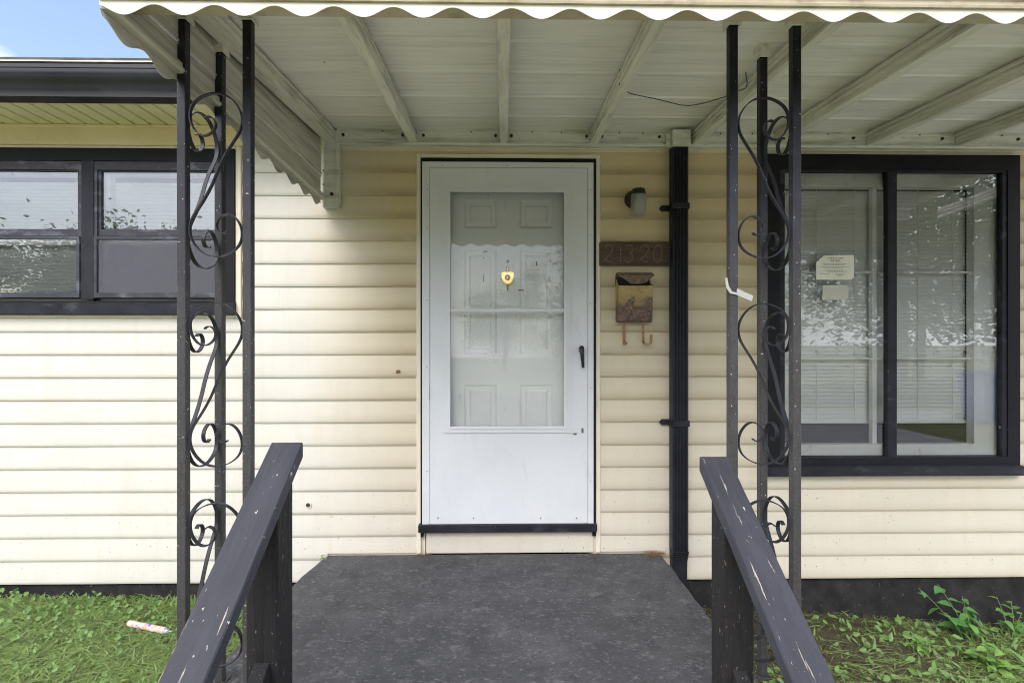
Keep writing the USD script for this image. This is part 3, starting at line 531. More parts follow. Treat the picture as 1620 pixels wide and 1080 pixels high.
# ---------------------------------------------------------------- downspout, light, number, mailbox
ds = thing('downspout', 'black fluted metal downspout running down the wall right of the door', 'downspout')
dx0, dx1 = ax(1064.5, -.08), ax(1089.5, -.08); dm = (dx0 + dx1) / 2; hw = (dx1 - dx0) / 2
def spout_poly(s=1.0):
    pts, n = [], 5
    yf, yb = -.082, -.020
    xs = np.linspace(-hw, hw, 2 * n + 1)
    front = [(dm + x_ * s, yf + (.0 if i % 2 else .0075)) for i, x_ in enumerate(xs)]
    return front + [(dm + hw * s, yf + .006), (dm + hw * s, yb), (dm - hw * s, yb), (dm - hw * s, yf + .006)]
zt_, zbm = az(1077, 231, -.08), 0.035
obj('pipe', ext_z(spout_poly(), zbm, zt_), 'spout_paint', ds)
S = []
for k in range(5):
    s = 1.03 - .012 * k
    S.append(box(dm - hw * s, dm + hw * s, -.086 + .004 * k, -.02, zbm - .012 * (k + 1) + .0005, zbm - .012 * k - .003, .002))
S.append(ext_x([(-.078, zbm), (-.022, zbm), (-.018, -.30), (-.062, -.30), (-.066, -.06)], dm - hw * .93, dm + hw * .93))
obj('elbow', S, 'spout_paint', ds)
for py in (327, 669):
    z = az(1077, py, -.06); e = .058
    st = [(dm - hw - e, z), (dm - hw - e + .015, z + .017), (dm - hw - .004, z + .017), (dm - hw - .004, z - .015), (dm - hw - e + .015, z - .017)]
    en = [(dm + hw + .026, z), (dm + hw + .012, z + .017), (dm + hw + .002, z + .017), (dm + hw + .002, z - .017), (dm + hw + .012, z - .017)]
    obj('strap', [ext_y(st, -.023, -.018), ext_y(en, -.023, -.018), box(dm - hw - .004, dm + hw + .004, -.0865, -.0825, z - .016, z + .016, .001), box(dm - hw - .004, dm - hw - .0005, -.0865, -.018, z - .016, z + .016), box(dm + hw + .0005, dm + hw + .004, -.0865, -.018, z - .016, z + .016)], 'black_worn', ds)

pl = thing('porch_light', 'black jelly jar porch light on the siding above the house number', 'wall light')
c = at(1002, 316, -.016)
can = lathe([(0, 0), (.050, 0), (.050, .008), (.046, .020), (.036, .034), (0, .040)], 28)
can.apply_transform(trimesh.transformations.rotation_matrix(math.radians(90), (1, 0, 0))); can.apply_translation((c[0], -.012, c[2]))
obj('mount', can, 'light_black', pl, smooth=40)
sk = c + (.009, -.075, 0)
obj('arm', [tube([c + (0, -.03, .0), c + (.003, -.050, .014), sk + (0, 0.008, .022)], .017, 12), cyl(sk + (0, 0, .006), sk + (0, 0, .036), .041, 20, .034)], 'light_black', pl, smooth=40)
jr = lathe([(0.0, -.108), (.036, -.106), (.042, -.098), (.0435, -.080), (.0415, .004), (.0385, .004), (.040, -.078), (.039, -.096), (.034, -.102), (0, -.104)], 24)
jr.apply_translation(sk); obj('jar', jr, 'jar_glass', pl, smooth=40)
bl = lathe([(0, -.088), (.020, -.082), (.028, -.062), (.025, -.040), (.014, -.010), (.014, .004), (0, .004)], 20); bl.apply_translation(sk); obj('bulb', bl, 'jar_frost', pl, smooth=60)

sg = thing('house_number_sign', 'brown wooden plaque with the carved number 21320', 'sign')
sx0, sx1, sz0, sz1 = ax(948.5, -.03), ax(1061, -.03), az(1005, 420, -.03), az(1005, 383, -.03)
obj('board', box(sx0, sx1, -.030, -.012, sz0, sz1, .003), 'sign_wood', sg)
A = lambda pts: np.array(pts, float)
def arc(cx, cy, rx, ry, a0, a1, n=10): return [(cx + rx * math.cos(math.radians(t)), cy + ry * math.sin(math.radians(t))) for t in np.linspace(a0, a1, n)]
dg = {'2': [arc(.5, .74, .36, .26, 165, -20) + [(.62, .42), (.30, .16), (.06, .03)] + [(.28, .10), (.55, .02), (.92, .10)]],
      '1': [[(.42, 1.0), (.50, .5), (.56, 0)]], '3': [arc(.42, .77, .36, .23, 150, -75) + arc(.42, .26, .42, .27, 75, -150)], '0': [arc(.5, .5, .40, .5, 90, 450, 22)]}
for ch, cx, w in zip('21320', (953.5, 974.5, 988, 1010, 1032), (17, 14, 16, 18, 17)):
    X0, X1 = ax(cx, -.03), ax(cx + w, -.03); zb, zt2 = sz0 + .020, sz1 - .016; S = []
    for st in dg[ch]:
        P = A(st); sh = .12
        pts = np.c_[X0 + (P[:, 0] + sh * (P[:, 1] - .5)) * (X1 - X0), np.full(len(P), -.0305), zb + P[:, 1] * (zt2 - zb)]
        if len(pts) > 3: pts = CubicSpline(np.arange(len(pts)), pts)(np.linspace(0, len(pts) - 1, 4 * len(pts)))
        S.append(tube(pts, .0038, 6))
    obj('digit', S, 'sign_digit', sg, smooth=60)

mb = thing('mailbox', 'rusty gold metal mailbox hung below the number plaque, lid lifted', 'mailbox')
m0, m1 = ax(977.5, -.07), ax(1031.5, -.07); zl, zh = az(1005, 510, -.07), az(1005, 447, -.07)
mw = [(-.016, zl + .008), (-.055, zl), (-.078, zl + .012), (-.090, zh - .020), (-.088, zh - .018), (-.0755, zl + .016), (-.054, zl + .004), (-.019, zl + .012), (-.019, zh + .035), (-.016, zh + .035)]
obj('body', [ext_x(mw, m0 + .0021, m1 - .0021)] + [ext_x([(-.016, zl + .008), (-.055, zl), (-.078, zl + .012), (-.090, zh - .020), (-.055, zh - .002), (-.016, zh + .035)], a, a + .002) for a in (m0, m1 - .002)], 'mailbox_metal', mb)
zlid = az(1005, 432, -.07)
lidp = [(-.016, zh + .040), (-.050, zlid + .006), (-.088, zlid - .006), (-.100, zlid - .018), (-.098, zlid - .020), (-.086, zlid - .009), (-.050, zlid + .003), (-.017, zh + .037)]
lid = [ext_x(lidp, m0 - .004, m1 + .004)]
xm = (m0 + m1) / 2; q = (m1 - m0) / 2 + .004
lid.append(ext_y([(xm - q, zlid - .016), (xm + q, zlid - .016), (xm + q * .94, zlid - .020), (xm + q * .60, zlid - .050), (xm + q * .38, zlid - .060), (xm, zlid - .064), (xm - q * .38, zlid - .060), (xm - q * .52, zlid - .046), (xm - q * .94, zlid - .020)], -.101, -.099))
obj('lid', lid, 'mailbox_rust', mb)
obj('shade_plate', [box(m0 + .004, m1 - .004, -.060, -.022, zh - .02, zh - .012), box(m0 - .003, m1 + .003, -.0245, -.0195, zh - .011, zh + .034)], 'bolt_dark', mb)  # dark plates that paint the shade inside the open box
def hook(px, full):
    X = ax(px, -.06); z0 = zl + .01; z1 = az(1005, 545, -.06)
    P = [(-.050, z0), (-.050, (z0 + z1) / 2), (-.050, z1 + .012)]
    if full == 'side':
        pts = [(X, z0), (X, z1 + .022)] + [(X + .022 - .022 * math.cos(t), z1 + .020 - .020 * math.sin(t)) for t in np.linspace(.2, math.pi, 10)] + [(X + .046, z1 + .055)]
        m = ribbon(CubicSpline(np.arange(len(pts)), np.array(pts))(np.linspace(0, len(pts) - 1, 50)), .009, .012); m.apply_translation((0, -.055, 0)); return m
    pts = [(-.050, z0), (-.050, z1 + .02)] + [(-.070 + .020 * math.cos(t), z1 + .020 - .020 * math.sin(t)) for t in np.linspace(.2, math.pi * .9, 10)]
    m = ribbon(np.array(pts), .017, .004); v = m.vertices.copy(); m.vertices = np.c_[v[:, 1] + X, v[:, 0], v[:, 2]]; m.fix_normals(); return m
obj('hook', hook(988, 'front'), 'hook_rust', mb); obj('hook', hook(1018, 'side'), 'hook_rust', mb)

nest = trimesh.creation.icosphere(3, .012); v = nest.vertices; nest.vertices = v * (0.55 + 0.9 * meshkit.noise(v * 260, 4))[:, None] * (1.1, .6, .9); nest.apply_translation(at(630, 588, -.012))
tag(obj('insect_nest', nest, 'nest_mud'), 'small brown mud clump stuck on the cream siding left of the door', 'insect nest')

# ---------------------------------------------------------------- awning
aw = thing('awning', 'off-white aluminium porch awning with scalloped valance, grey underneath', 'awning')
SLOPE = 0.068
def zc(t): return 2.375 - SLOPE * t                  # underside of the pans, t metres out from the wall
AXL, AXR, TV = -0.985, 3.35, 1.56
pw_ = 0.2425
for k in range(7):
    t0, t1 = k * pw_ + (0.012 if k == 0 else 0), min((k + 1) * pw_, TV)
    if t1 <= t0: break
    prof = [(-t0, zc(t0)), (-t0 - .012, zc(t0) - .004), (-t0 - .05, zc(t0 + .05)), (-t1 + .05, zc(t1 - .05)), (-t1 + .012, zc(t1 - .012) - .006), (-t1 + .001, zc(t1)), (-t1 + .001, zc(t1) + .004), (-t0, zc(t0) + .004)]
    obj('roof_pan', ext_x(prof[::-1], AXL - .0175, AXR), 'awning_pan', aw)
# wall ledger with bolts
zl0, zl1 = LEDZ0 + .014, 2.372
lp = [(-.018, zl0 - .012), (-.052, zl0 - .012), (-.056, zl0 - .008), (-.056, zl0), (-.040, zl0 + .004), (-.040, zl0 + .016), (-.044, zl0 + .019), (-.044, zl0 + .023), (-.040, zl0 + .026), (-.040, zl1 - .026), (-.045, zl1 - .023), (-.045, zl1 - .018), (-.040, zl1 - .015), (-.040, zl1), (-.018, zl1)]
led = obj('ledger', ext_x(lp, -0.925, AXR), 'awning_ledger', aw)
for px in (543, 637, 670, 784, 809, 928, 952, 1043, 1350, 1490, 1610):
    b = at(px, 216.5, -.041); b[2] = (zl0 + zl1) / 2 + .002; obj('bolt', cyl(b + (0, -.007, 0), b + (0, .002, 0), .008, 10), 'bolt_dark', led)
for px in (605, 745, 842, 888, 980, 1017, 1140, 1190, 1310, 1455, 1585):
    b = at(px, 210, -.046); b[2] = zl1 - .0205; obj('screw', cyl(b + (0, -.003, 0), b + (0, .002, 0), .004, 8), 'bolt_dark', led)
# rafters: ribbed box sections hung under the pans
TB = 1.262                                            # front beam
def rafter(xc, w=.034, h=.078, mat='awning_rail'):
    hw_ = w / 2
    side = [(0, -h), (.0035, -h), (.0035, -h + .010), (.0, -h + .014), (-.002, -h * .66), (.006, -h * .62), (.006, -h * .50), (-.003, -h * .47), (-.003, -h * .36), (.006, -h * .32), (.006, -h * .20), (-.003, -h * .16), (0, -.004)]
    poly = [(xc + hw_ + a, b) for a, b in side] + [(xc - hw_ - a, b) for a, b in side[::-1]]
    m = ext_y(poly, -TB + .002, -.043); v = m.vertices.copy(); v[:, 2] += zc(-v[:, 1]) - .004; m.vertices = v; return m
rx = [ax(524, -.02) + .004, ax(655, -.02), ax(797, -.02), ax(938, -.02), ax(1096, -.02) + .004, ax(1228, -.02), ax(1371, -.02), ax(1511, -.02), ax(1650, -.02), ax(1790, -.02)]
for i, x_ in enumerate(rx): obj('rafter', rafter(x_, .034 if i else .042), 'awning_rail', aw)
zb_ = zc(TB) - .094
obj('front_beam', [ext_x([(-TB, zb_), (-TB - .045, zb_), (-TB - .045, zb_ + .01), (-TB - .040, zb_ + .016), (-TB - .040, zb_ + .088), (-TB, zb_ + .088)], AXL + .012, AXR)], 'awning_rail', aw)
for xb in (ax(322, -1.26), ax(360, -1.26), ax(1205, -1.26), ax(1190, -1.26)):
    obj('bolt', cyl((xb, -TB - .046, zb_ + .030), (xb, -TB - .030, zb_ + .030), .008, 10), 'bolt_dark', aw)
# front fascia and scalloped skirt
YV = -1.556
vx0 = ax(157.5, YV) ; zv = az(800, 8.5, YV)
per = 0.1492
def scallop(x0, x1, ztop, zhi, amp, ph, n=14):
    xs = np.arange(x0, x1, per / n)
    return [(x0, ztop)] + [(x, zhi - amp * (0.5 - 0.5 * math.cos(2 * math.pi * (x - ph) / per))) for x in xs] + [(x1, zhi - amp * .5), (x1, ztop)]
ph0 = ax(244, YV)
sk_ = scallop(vx0, AXR, zv + .001, az(800, 13.5, YV), .0265, ph0)
obj('scalloped_skirt', ext_y(sk_[::-1], YV - .0012, YV + .0008), 'awning_skirt', aw)
obj('fascia', [ext_x([(YV + .004, zv + .0015), (YV - .008, zv + .0015), (YV - .010, zv + .007), (YV - .004, zv + .010), (YV - .002, zv + .022), (YV - .012, zv + .028), (YV - .012, zv + .21), (YV + .002, zv + .23), (YV + .004, zv + .23)], vx0, AXR), box(vx0 + .01, AXR, YV + .005, YV + .10, zv + .03, zv + .034)], 'awning_edge', aw)
# left side wing: fanned pans, bottom rail, skirt, wall bracket
XS = -1.005
def zrail(y):  return np.interp(y, [-1.556, -0.02], [zv + .003, 1.985])
def ztopw(y):  return zc(-y) + .002
def wing(fr0, fr1, off, name='side_pan'):
    ys = np.linspace(YV + .006, -.066, 9); V = []
    for y in ys:
        a = zrail(y) + (ztopw(y) - zrail(y)) * fr0; b = zrail(y) + (ztopw(y) - zrail(y)) * fr1; hh = b - a
        for f_, o in ((0, .0), (.05, .005), (.12, .0), (.88, .0), (.95, .005), (1, .0)):
            V.append((XS + off + o, y, a + hh * f_))
        for f_ in (1, 0): V.append((XS + off - .003, y, a + hh * f_))
    F = []
    for k in range(len(ys) - 1):
        for i in range(8): j = (i + 1) % 8; F.append((8 * k + i, 8 * k + j, 8 * k + 8 + j, 8 * k + 8 + i))
    m = trimesh.Trimesh(*meshkit.arrays((np.array(V), np.array(F)))[:2], process=False); m.fix_normals(); return m
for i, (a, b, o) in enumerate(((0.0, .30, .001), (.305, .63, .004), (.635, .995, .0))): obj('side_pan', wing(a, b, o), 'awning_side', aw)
def along(prof, y0, y1, zf, n=8):
    """profile (x, dz) swept along y following zf"""
    ys = np.linspace(y0, y1, n); k = len(prof); V = [(px_, y, zf(y) + pz) for y in ys for px_, pz in prof]; F = []
    for s in range(n - 1):
        for i in range(k): j = (i + 1) % k; F.append((s * k + i, s * k + j, s * k + k + j, s * k + k + i))
    m = trimesh.Trimesh(*meshkit.arrays((np.array(V), np.array(F)))[:2], process=False)
    cap_ = [(0, i + 1, i) for i in range(1, k - 1)] + [((n - 1) * k, (n - 1) * k + i, (n - 1) * k + i + 1) for i in range(1, k - 1)]
    m = trimesh.Trimesh(m.vertices, np.vstack([m.faces, cap_]), process=False); m.fix_normals(); return m
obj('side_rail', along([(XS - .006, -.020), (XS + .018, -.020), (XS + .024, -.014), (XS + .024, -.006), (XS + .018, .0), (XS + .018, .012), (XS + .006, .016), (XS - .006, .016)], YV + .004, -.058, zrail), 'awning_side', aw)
ys = np.linspace(YV + .002, -.062, 150); sk2 = []
for side in (0, 1):
    for y in ys:
        ph = (y - YV) / per; lo_ = -.038 - .028 * (0.5 - 0.5 * math.cos(2 * math.pi * ph)); sk2.append((XS - .004 - .002 * side, y, zrail(y) - .018)); sk2.append((XS - .004 - .002 * side + .006, y, zrail(y) + lo_))
n2 = 2 * len(ys); F = []
for k in range(len(ys) - 1):
    F += [(2 * k, 2 * k + 1, 2 * k + 3, 2 * k + 2), (n2 + 2 * k, n2 + 2 * k + 2, n2 + 2 * k + 3, n2 + 2 * k + 1), (2 * k + 1, n2 + 2 * k + 1, n2 + 2 * k + 3, 2 * k + 3)]
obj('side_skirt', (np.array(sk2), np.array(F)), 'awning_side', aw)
bx_0, bx_1, bzb = ax(510.5, -.045), ax(536.5, -.045), az(523, 327.5, -.05)
obj('wall_bracket', [ext_z([(bx_0, -.014), (bx_0, -.048), (bx_0 + .010, -.050), (bx_0 + .013, -.045), (bx_1 - .020, -.045), (bx_1 - .017, -.050), (bx_1 - .006, -.050), (bx_1 - .004, -.044), (bx_1, -.042), (bx_1, -.014)], bzb, 2.355)], 'awning_ledger', aw)
for px, py in ((525, 307), (511.5, 270), (511.5, 292)): b = at(px, py, -.047); obj('bracket_bolt', cyl(b + (0, -.004, 0), b + (0, .004, 0), .0095 if py > 300 else .004, 10), 'bolt_dark', aw)
# collar where the downspout comes through
obj('collar', [box(dm - hw - .006, dm + hw + .006, -.100, -.060, zt_ - .004, zt_ + .085, .004), box(dm - hw - .032, dm - hw - .008, -.075, -.057, zt_ + .0, zt_ + .075, .003)], 'awning_ledger', aw)

# ---------------------------------------------------------------- iron corner columns
half = A([(247, 512), (330, 365), (383, 280), (401, 215), (387, 150), (335, 87), (262, 62), (190, 78), (136, 120), (116, 180), (126, 236), (152, 276), (190, 296), (232, 280), (255, 242), (247, 207), (222, 191), (196, 205)])
half = (half - (258, 512)) * (1, -1) / 1777.0
half[0] = (0, 0)
sc = CubicSpline(np.arange(len(half)), half)(np.linspace(0, len(half) - 1, 110))
S_pts = np.vstack([-sc[::-1], sc[1:]])                # one S scroll, 0.51 m high, centre at 0
def column(label, corner, sx, sy, cap_label=None):
    """three square bars in an L: corner bar at corner, one bar sx along x, one bar sy along y"""
    t = thing('iron_column', label, 'porch column')
    cx, cy = corner; W = .0262 / 2; sp = .2
    bars = [(cx, cy), (cx + sx * sp, cy), (cx, cy + sp)]
    for bx, by in bars:
        ztop = zb_ - .001 if by < -1.2 else zc(-by) - .094
        obj('bar', box(bx - W, bx + W, by - W, by + W, .006, ztop, .0016), 'iron', t)
        obj('base_plate', [box(bx - .024, bx + .024, by - .024, by + .024, .0005, .006, .001), cyl((bx + .017, by - .017, .006), (bx + .017, by - .017, .011), .005, 6)], 'iron', t)
        obj('cap_bracket', [box(bx - W - .008, bx + W + .008, by - W - .008, by - W - .002, ztop - .016, ztop + .03, .001), box(bx - W - .008, bx - W - .003, by - W - .002, by + W + .008, ztop - .016, ztop + .03), box(bx + W + .003, bx + W + .008, by - W - .002, by + W + .008, ztop - .016, ztop + .03)], 'awning_rail', t)
    for zc_ in (1.706, 1.056, 0.435):
        m = ribbon(S_pts * (sx, 1) + (cx + sx * sp / 2, zc_), .0125, .0032); m.apply_translation((0, cy, 0)); obj('scroll', m, 'iron_scroll', t, smooth=30)
        m = ribbon(S_pts * (1, 1) + (cy + sp / 2, zc_ - .022), .0125, .0032); v = m.vertices.copy(); m.vertices = np.c_[v[:, 1] + cx, v[:, 0], v[:, 2]]; m.fix_normals(); obj('scroll', m, 'iron_scroll', t, smooth=30)
    return bars
YC = -D + 1.565
bl_ = column('black wrought iron corner column with scrolls, left of the white door', (ax(290.5, YC) , YC), 1, 1)
br_ = column('black wrought iron corner column with scrolls, standing before the picture window', (ax(1257.5, YC), YC), -1, 1)
def pxpoly(pts, Y): return [(lambda q: (q[0], q[2]))(at(a, b, Y)) for a, b in pts]
YT = YC - .0165
tm = trimesh.util.concatenate([ext_y(pxpoly([(1147, 440), (1150.5, 439), (1153, 452), (1158, 461), (1166, 463), (1165, 466), (1155, 464), (1149, 455)], YT), YT - .0006, YT + .0006),
    ext_y(pxpoly([(1166, 456), (1178, 462), (1192, 468), (1189, 476), (1176, 471), (1165, 466.5)], YT), YT - .0006, YT + .0006)])
tag(obj('tape_scrap', tm, 'tape'), 'torn white scrap of tape hanging from the iron column before the window', 'tape')

# ---------------------------------------------------------------- handrails
def handrail(label, X0, X1, d1, z1, slope, dfront, dback, seed):
    t = thing('stair_handrail', label, 'handrail')
    y1 = -D + d1; y2 = -D + .50; th_ = .036
    L_ = (y1 - y2); z2 = z1 - slope * L_
    def zt(y): return z1 - slope * (y1 - y)
    c_ = .003
    prof = [(X0 + c_, 0), (X1 - c_, 0), (X1, -c_), (X1, -th_ + c_), (X1 - c_, -th_), (X0 + c_, -th_), (X0, -th_ + c_), (X0, -c_)]
    ysn = np.linspace(y2, y1, 30); k = len(prof); r = np.random.default_rng(seed); V, F = [], []
    for y in ysn:
        for a, b in prof: V.append((a + .0012 * (r.random() - .5), y, zt(y) + b * 1.25 + .0008 * (r.random() - .5)))
    for s in range(len(ysn) - 1):
        for i in range(k): j = (i + 1) % k; F += [(s * k + i, s * k + j, s * k + k + j), (s * k + i, s * k + k + j, s * k + k + i)]
    e = (len(ysn) - 1) * k; F += [(0, i + 1, i) for i in range(1, k - 1)] + [(e, e + i, e + i + 1) for i in range(1, k - 1)]
    m = trimesh.Trimesh(V, F, process=False); m.fix_normals(); obj('top_rail', m, 'rail_paint', t)
    def post(d0, d1_, zbot):
        ya, yb = -D + d0, -D + d1_; c_ = .004
        base = [(X0 + .004 + c_, ya), (X1 - .004 - c_, ya), (X1 - .004, ya + c_), (X1 - .004, yb - c_), (X1 - .004 - c_, yb), (X0 + .004 + c_, yb), (X0 + .004, yb - c_), (X0 + .004, ya + c_)]
        m = ext_z(base, 0, 1); v = m.vertices.copy(); tz = zt(v[:, 1]) - th_ * 1.25 - .001; v[:, 2] = np.where(v[:, 2] > .5, tz, zbot); m.vertices = v; return m
    obj('newel_post', post(dfront, dback, .001), 'post_paint', t)
    obj('newel_post', post(.56, .648, -.42), 'post_paint', t)
    # lower rail between the posts on the stair's slope
    yy = np.linspace(-D + .65, -D + dfront - .001, 2)
    V = [(x_, y, zt(y) - .42 + dz) for y in yy for x_, dz in ((X0 + .026, 0), (X1 - .026, 0), (X1 - .026, -.085), (X0 + .026, -.085))]
    F = [(i, (i + 1) % 4, 4 + (i + 1) % 4, 4 + i) for i in range(4)] + [(0, 3, 2, 1), (4, 5, 6, 7)]
    m = trimesh.Trimesh(*meshkit.arrays((np.array(V), np.array(F)))[:2], process=False); m.fix_normals(); obj('lower_rail', m, 'post_paint', t)
xl = at(429, 700, -D + 1.45)
handrail('sloping black painted wooden stair handrail left of the steps, with chipped paint', xl[0], xl[0] + .0905, 1.45, xl[2], .775, 1.30, 1.392, 1)
xr = at(1106.6, 722, -D + 1.5)
handrail('sloping black painted wooden stair handrail below the picture window, with chipped paint', xr[0], xr[0] + .0885, 1.50, xr[2], .71, 1.335, 1.425, 2)

# ---------------------------------------------------------------- papers, wire, tube on the grass
def notice(name, x0, y0, x1, y1, Y, mat, cut, label, text):
    X0, X1, zt2, zb2 = ax(x0, Y), ax(x1, Y), az((x0 + x1) / 2, y0, Y), az((x0 + x1) / 2, y1, Y)
    pts = [(X0 + a * (X1 - X0), zb2 + b * (zt2 - zb2)) for a, b in cut]
    t = thing(name, label, 'notice')
    obj('sheet', ext_y(pts, Y - .0006, Y), mat, t)
    if text:
        w, h_ = X1 - X0, zt2 - zb2
        rows = [('CITY OF NOTICE', .86, .025, .46), ('NOTICE', .755, .034, .22)]
        for s, fz, ht, fw in ((('CITY OF', .845, .052, .40)), ('NOTICE', .735, .066, .24)):
            m = meshkit.text_mesh(s, ht * h_, .0003, bold=True); m.apply_scale((fw * w / max(m.extents[0], 1e-6), 1, 1)); v = m.vertices.copy(); m.vertices = np.c_[v[:, 0] - v[:, 0].mean() + (X0 + X1) / 2, Y - .0008 - v[:, 2], v[:, 1] + zb2 + fz * h_]; m.fix_normals(); obj('print', m, 'ink', t)
        r = np.random.default_rng(5); S = []
        for k, (fz, a, b) in enumerate(((.655, .18, .80), (.595, .22, .74), (.525, .12, .88), (.465, .2, .70), (.375, .24, .72), (.335, .30, .8), (.24, .10, .36), (.255, .52, .74), (.21, .50, .75), (.15, .56, .70))):
            x_ = a
            while x_ < b:
                l_ = r.uniform(.012, .045); l_ = min(l_, b - x_); S.append(box(X0 + x_ * w, X0 + (x_ + l_) * w, Y - .0012, Y - .0007, zb2 + fz * h_ - .0012, zb2 + fz * h_ + .0012)); x_ += l_ + .012
        obj('print_lines', S, 'ink', t)
notice('paper_notice', 1291, 403.5, 1351, 442.5, -.013, 'paper', [(0, 0), (.90, 0), (1, .10), (1, 1), (.20, .98), (.16, .90), (.10, .86), (.08, .78), (0, .72)], 'cream printed notice with a torn corner taped to the picture window', True)
notice('paper_slip', 1300.5, 451, 1342, 474.5, -.013, 'paper_plain', [(0, 0), (1, .02), (1, .96), (.7, 1), (.03, .98)], 'small plain paper slip on the picture window below the printed notice', False)
w = []
Yw = -.70
pts = [at(981, 110, Yw - .05), at(980, 125, Yw - .04), at(982, 140, Yw - .03), at(988, 142, Yw), at(1000, 149, Yw), at(1030, 155, Yw), at(1058, 162, Yw), at(1085, 167, Yw), at(1110, 164, Yw), at(1135, 157, Yw), at(1150, 152, Yw), at(1166, 144, Yw), at(1180, 139, Yw), at(1181, 125, Yw - .02), at(1180, 104, Yw - .05)]
cs = CubicSpline(np.arange(len(pts)), np.array(pts))(np.linspace(0, len(pts) - 1, 120)); cs += .0018 * (rng.random(cs.shape) - .5)
tag(obj('hanging_wire', tube(cs, .0022, 6), 'wire_dark'), 'thin dark wire sagging between two rafters under the awning', 'wire')
a, b = np.array([-1.667, -.47, 0.0]), np.array([-1.505, -.545, 0.0])
gz = float(zg(-1.58, -.5)) + .085
a[2] = b[2] = gz; a = at(204, 985, -.50); b = at(267, 998, -.56)
tb = thing('firework_tube', 'spent pink paper firework tube lying on the lawn left of the stairs', 'litter')
dv = (b - a); obj('tube', [tube(np.array([a + dv * t for t in np.linspace(0, .55, 14)]), .0125 + .0022 * (np.random.default_rng(2).random(14) - .5), 14), tube(np.array([a + dv * t for t in np.linspace(.56, .9, 10)]), .0128 + .003 * (np.random.default_rng(4).random(10) - .5), 14)], 'tube_paper', tb, smooth=40)
obj('fuse_end', [cyl(a + dv * .9, b, .012, 12, .006), cyl(b, b + dv * .10 + (0, 0, .006), .002, 6)], 'foil', tb)

# ---------------------------------------------------------------- grass and weeds
def blades(pts, hmin, hmax, wid, lean, r, seg=3, flat=0.0):
    """bent grass blades rooted at pts (n, 3)"""
    n = len(pts); h = r.uniform(hmin, hmax, n); th = r.uniform(0, 2 * math.pi, n); d = np.c_[np.cos(th), np.sin(th)] + np.array(lean); ln = np.clip(r.normal(.7, .35, n), .1, 1.6) + flat
    tw = r.uniform(0, 2 * math.pi, n); wv = np.c_[np.cos(tw), np.sin(tw), np.zeros(n)] * (wid * r.uniform(.6, 1.3, n))[:, None]
    V = np.zeros((n, 2 * seg + 1, 3))
    for k in range(seg + 1):
        s = k / seg; c_ = pts + np.c_[d * (ln * h * s ** 1.7)[:, None], h * s * (1 - .35 * s * np.clip(ln, 0, 1.4)) * (1 - .6 * flat * s)]
        if k < seg: V[:, 2 * k] = c_ - wv * (1 - .6 * s); V[:, 2 * k + 1] = c_ + wv * (1 - .6 * s)
        else: V[:, 2 * seg] = c_
    F = []
    for k in range(seg - 1): F += [(2 * k, 2 * k + 1, 2 * k + 3), (2 * k, 2 * k + 3, 2 * k + 2)]
    F.append((2 * seg - 2, 2 * seg - 1, 2 * seg)); F = np.array(F)
    return V.reshape(-1, 3), (F[None] + (np.arange(n) * (2 * seg + 1))[:, None, None]).reshape(-1, 3)
def join(L_):
    V, F, o = [], [], 0
    for v, f_ in L_: V.append(v); F.append(f_ + o); o += len(v)
    return np.vstack(V), np.vstack(F)
def scatter(n, x0, x1, y0, y1, r, dens=None):
    p = np.c_[r.uniform(x0, x1, n), r.uniform(y0, y1, n)]
    if dens is not None: p = p[r.random(n) < dens(p)]
    keep = ~((p[:, 0] > SL - .01) & (p[:, 0] < SR + .01) & (p[:, 1] > SF))
    p = p[keep]; return np.c_[p, zg(p[:, 0], p[:, 1]) - .004]
def leaves(pts, size, r, up=.75, hgt=(0.0, 0.05), shape='round'):
    """small leaves (6-gon) floating on stalk height over pts"""
    n = len(pts); s = size * r.uniform(.55, 1.35, n); az_ = r.uniform(0, 2 * math.pi, n)
    nrm = np.c_[r.normal(0, 1 - up, n), r.normal(-.35 * (1 - up) * 2, 1 - up, n), np.full(n, up)]; nrm /= np.linalg.norm(nrm, axis=1)[:, None]
    u = np.c_[np.cos(az_), np.sin(az_), np.zeros(n)]; u -= nrm * (u * nrm).sum(1)[:, None]; u /= np.linalg.norm(u, axis=1)[:, None]; v = np.cross(nrm, u)
    o = pts + np.c_[np.zeros(n), np.zeros(n), r.uniform(*hgt, n)]
    if shape == 'round': pr = [(-.15, 0), (-.45, .38), (.05, .55), (.5, .38), (.68, 0), (.5, -.38), (.05, -.55), (-.45, -.38)]
    else: pr = [(-.5, 0), (-.25, .26), (.1, .30), (.4, .17), (.75, 0), (.4, -.17), (.1, -.30), (-.25, -.26)]
    V = np.zeros((n, 9, 3)); V[:, 0] = o - nrm * (s * .12)[:, None]
    for k, (a_, b_) in enumerate(pr): V[:, k + 1] = o + u * (s * a_)[:, None] + v * (s * b_)[:, None] + nrm * (s * .12 * abs(b_))[:, None]
    F = np.array([(0, k + 1, (k + 1) % 8 + 1) for k in range(8)])
    return V.reshape(-1, 3), (F[None] + (np.arange(n) * 9)[:, None, None]).reshape(-1, 3)
r = np.random.default_rng(21)
patch = lambda p: np.clip(1.35 - 2.0 * np.exp(-((p[:, 0] + 1.13) ** 2 + (p[:, 1] + .72) ** 2) / .012), 0, 1)
near = scatter(38000, -3.4, -1.03, -1.25, .0, r, patch); sparse = scatter(12000, -5.0, -1.03, -3.2, -1.2, r)
rt1 = lambda p: np.clip(.22 + .75 * np.clip((-p[:, 1] - .42) / .3, 0, 1) + .5 * np.clip((p[:, 0] - 1.9) / .5, 0, 1), 0, 1)
right = scatter(19000, .90, 3.6, -1.3, 0.0, r, rt1); rsp = scatter(9000, .92, 3.5, -3.2, -1.2, r)
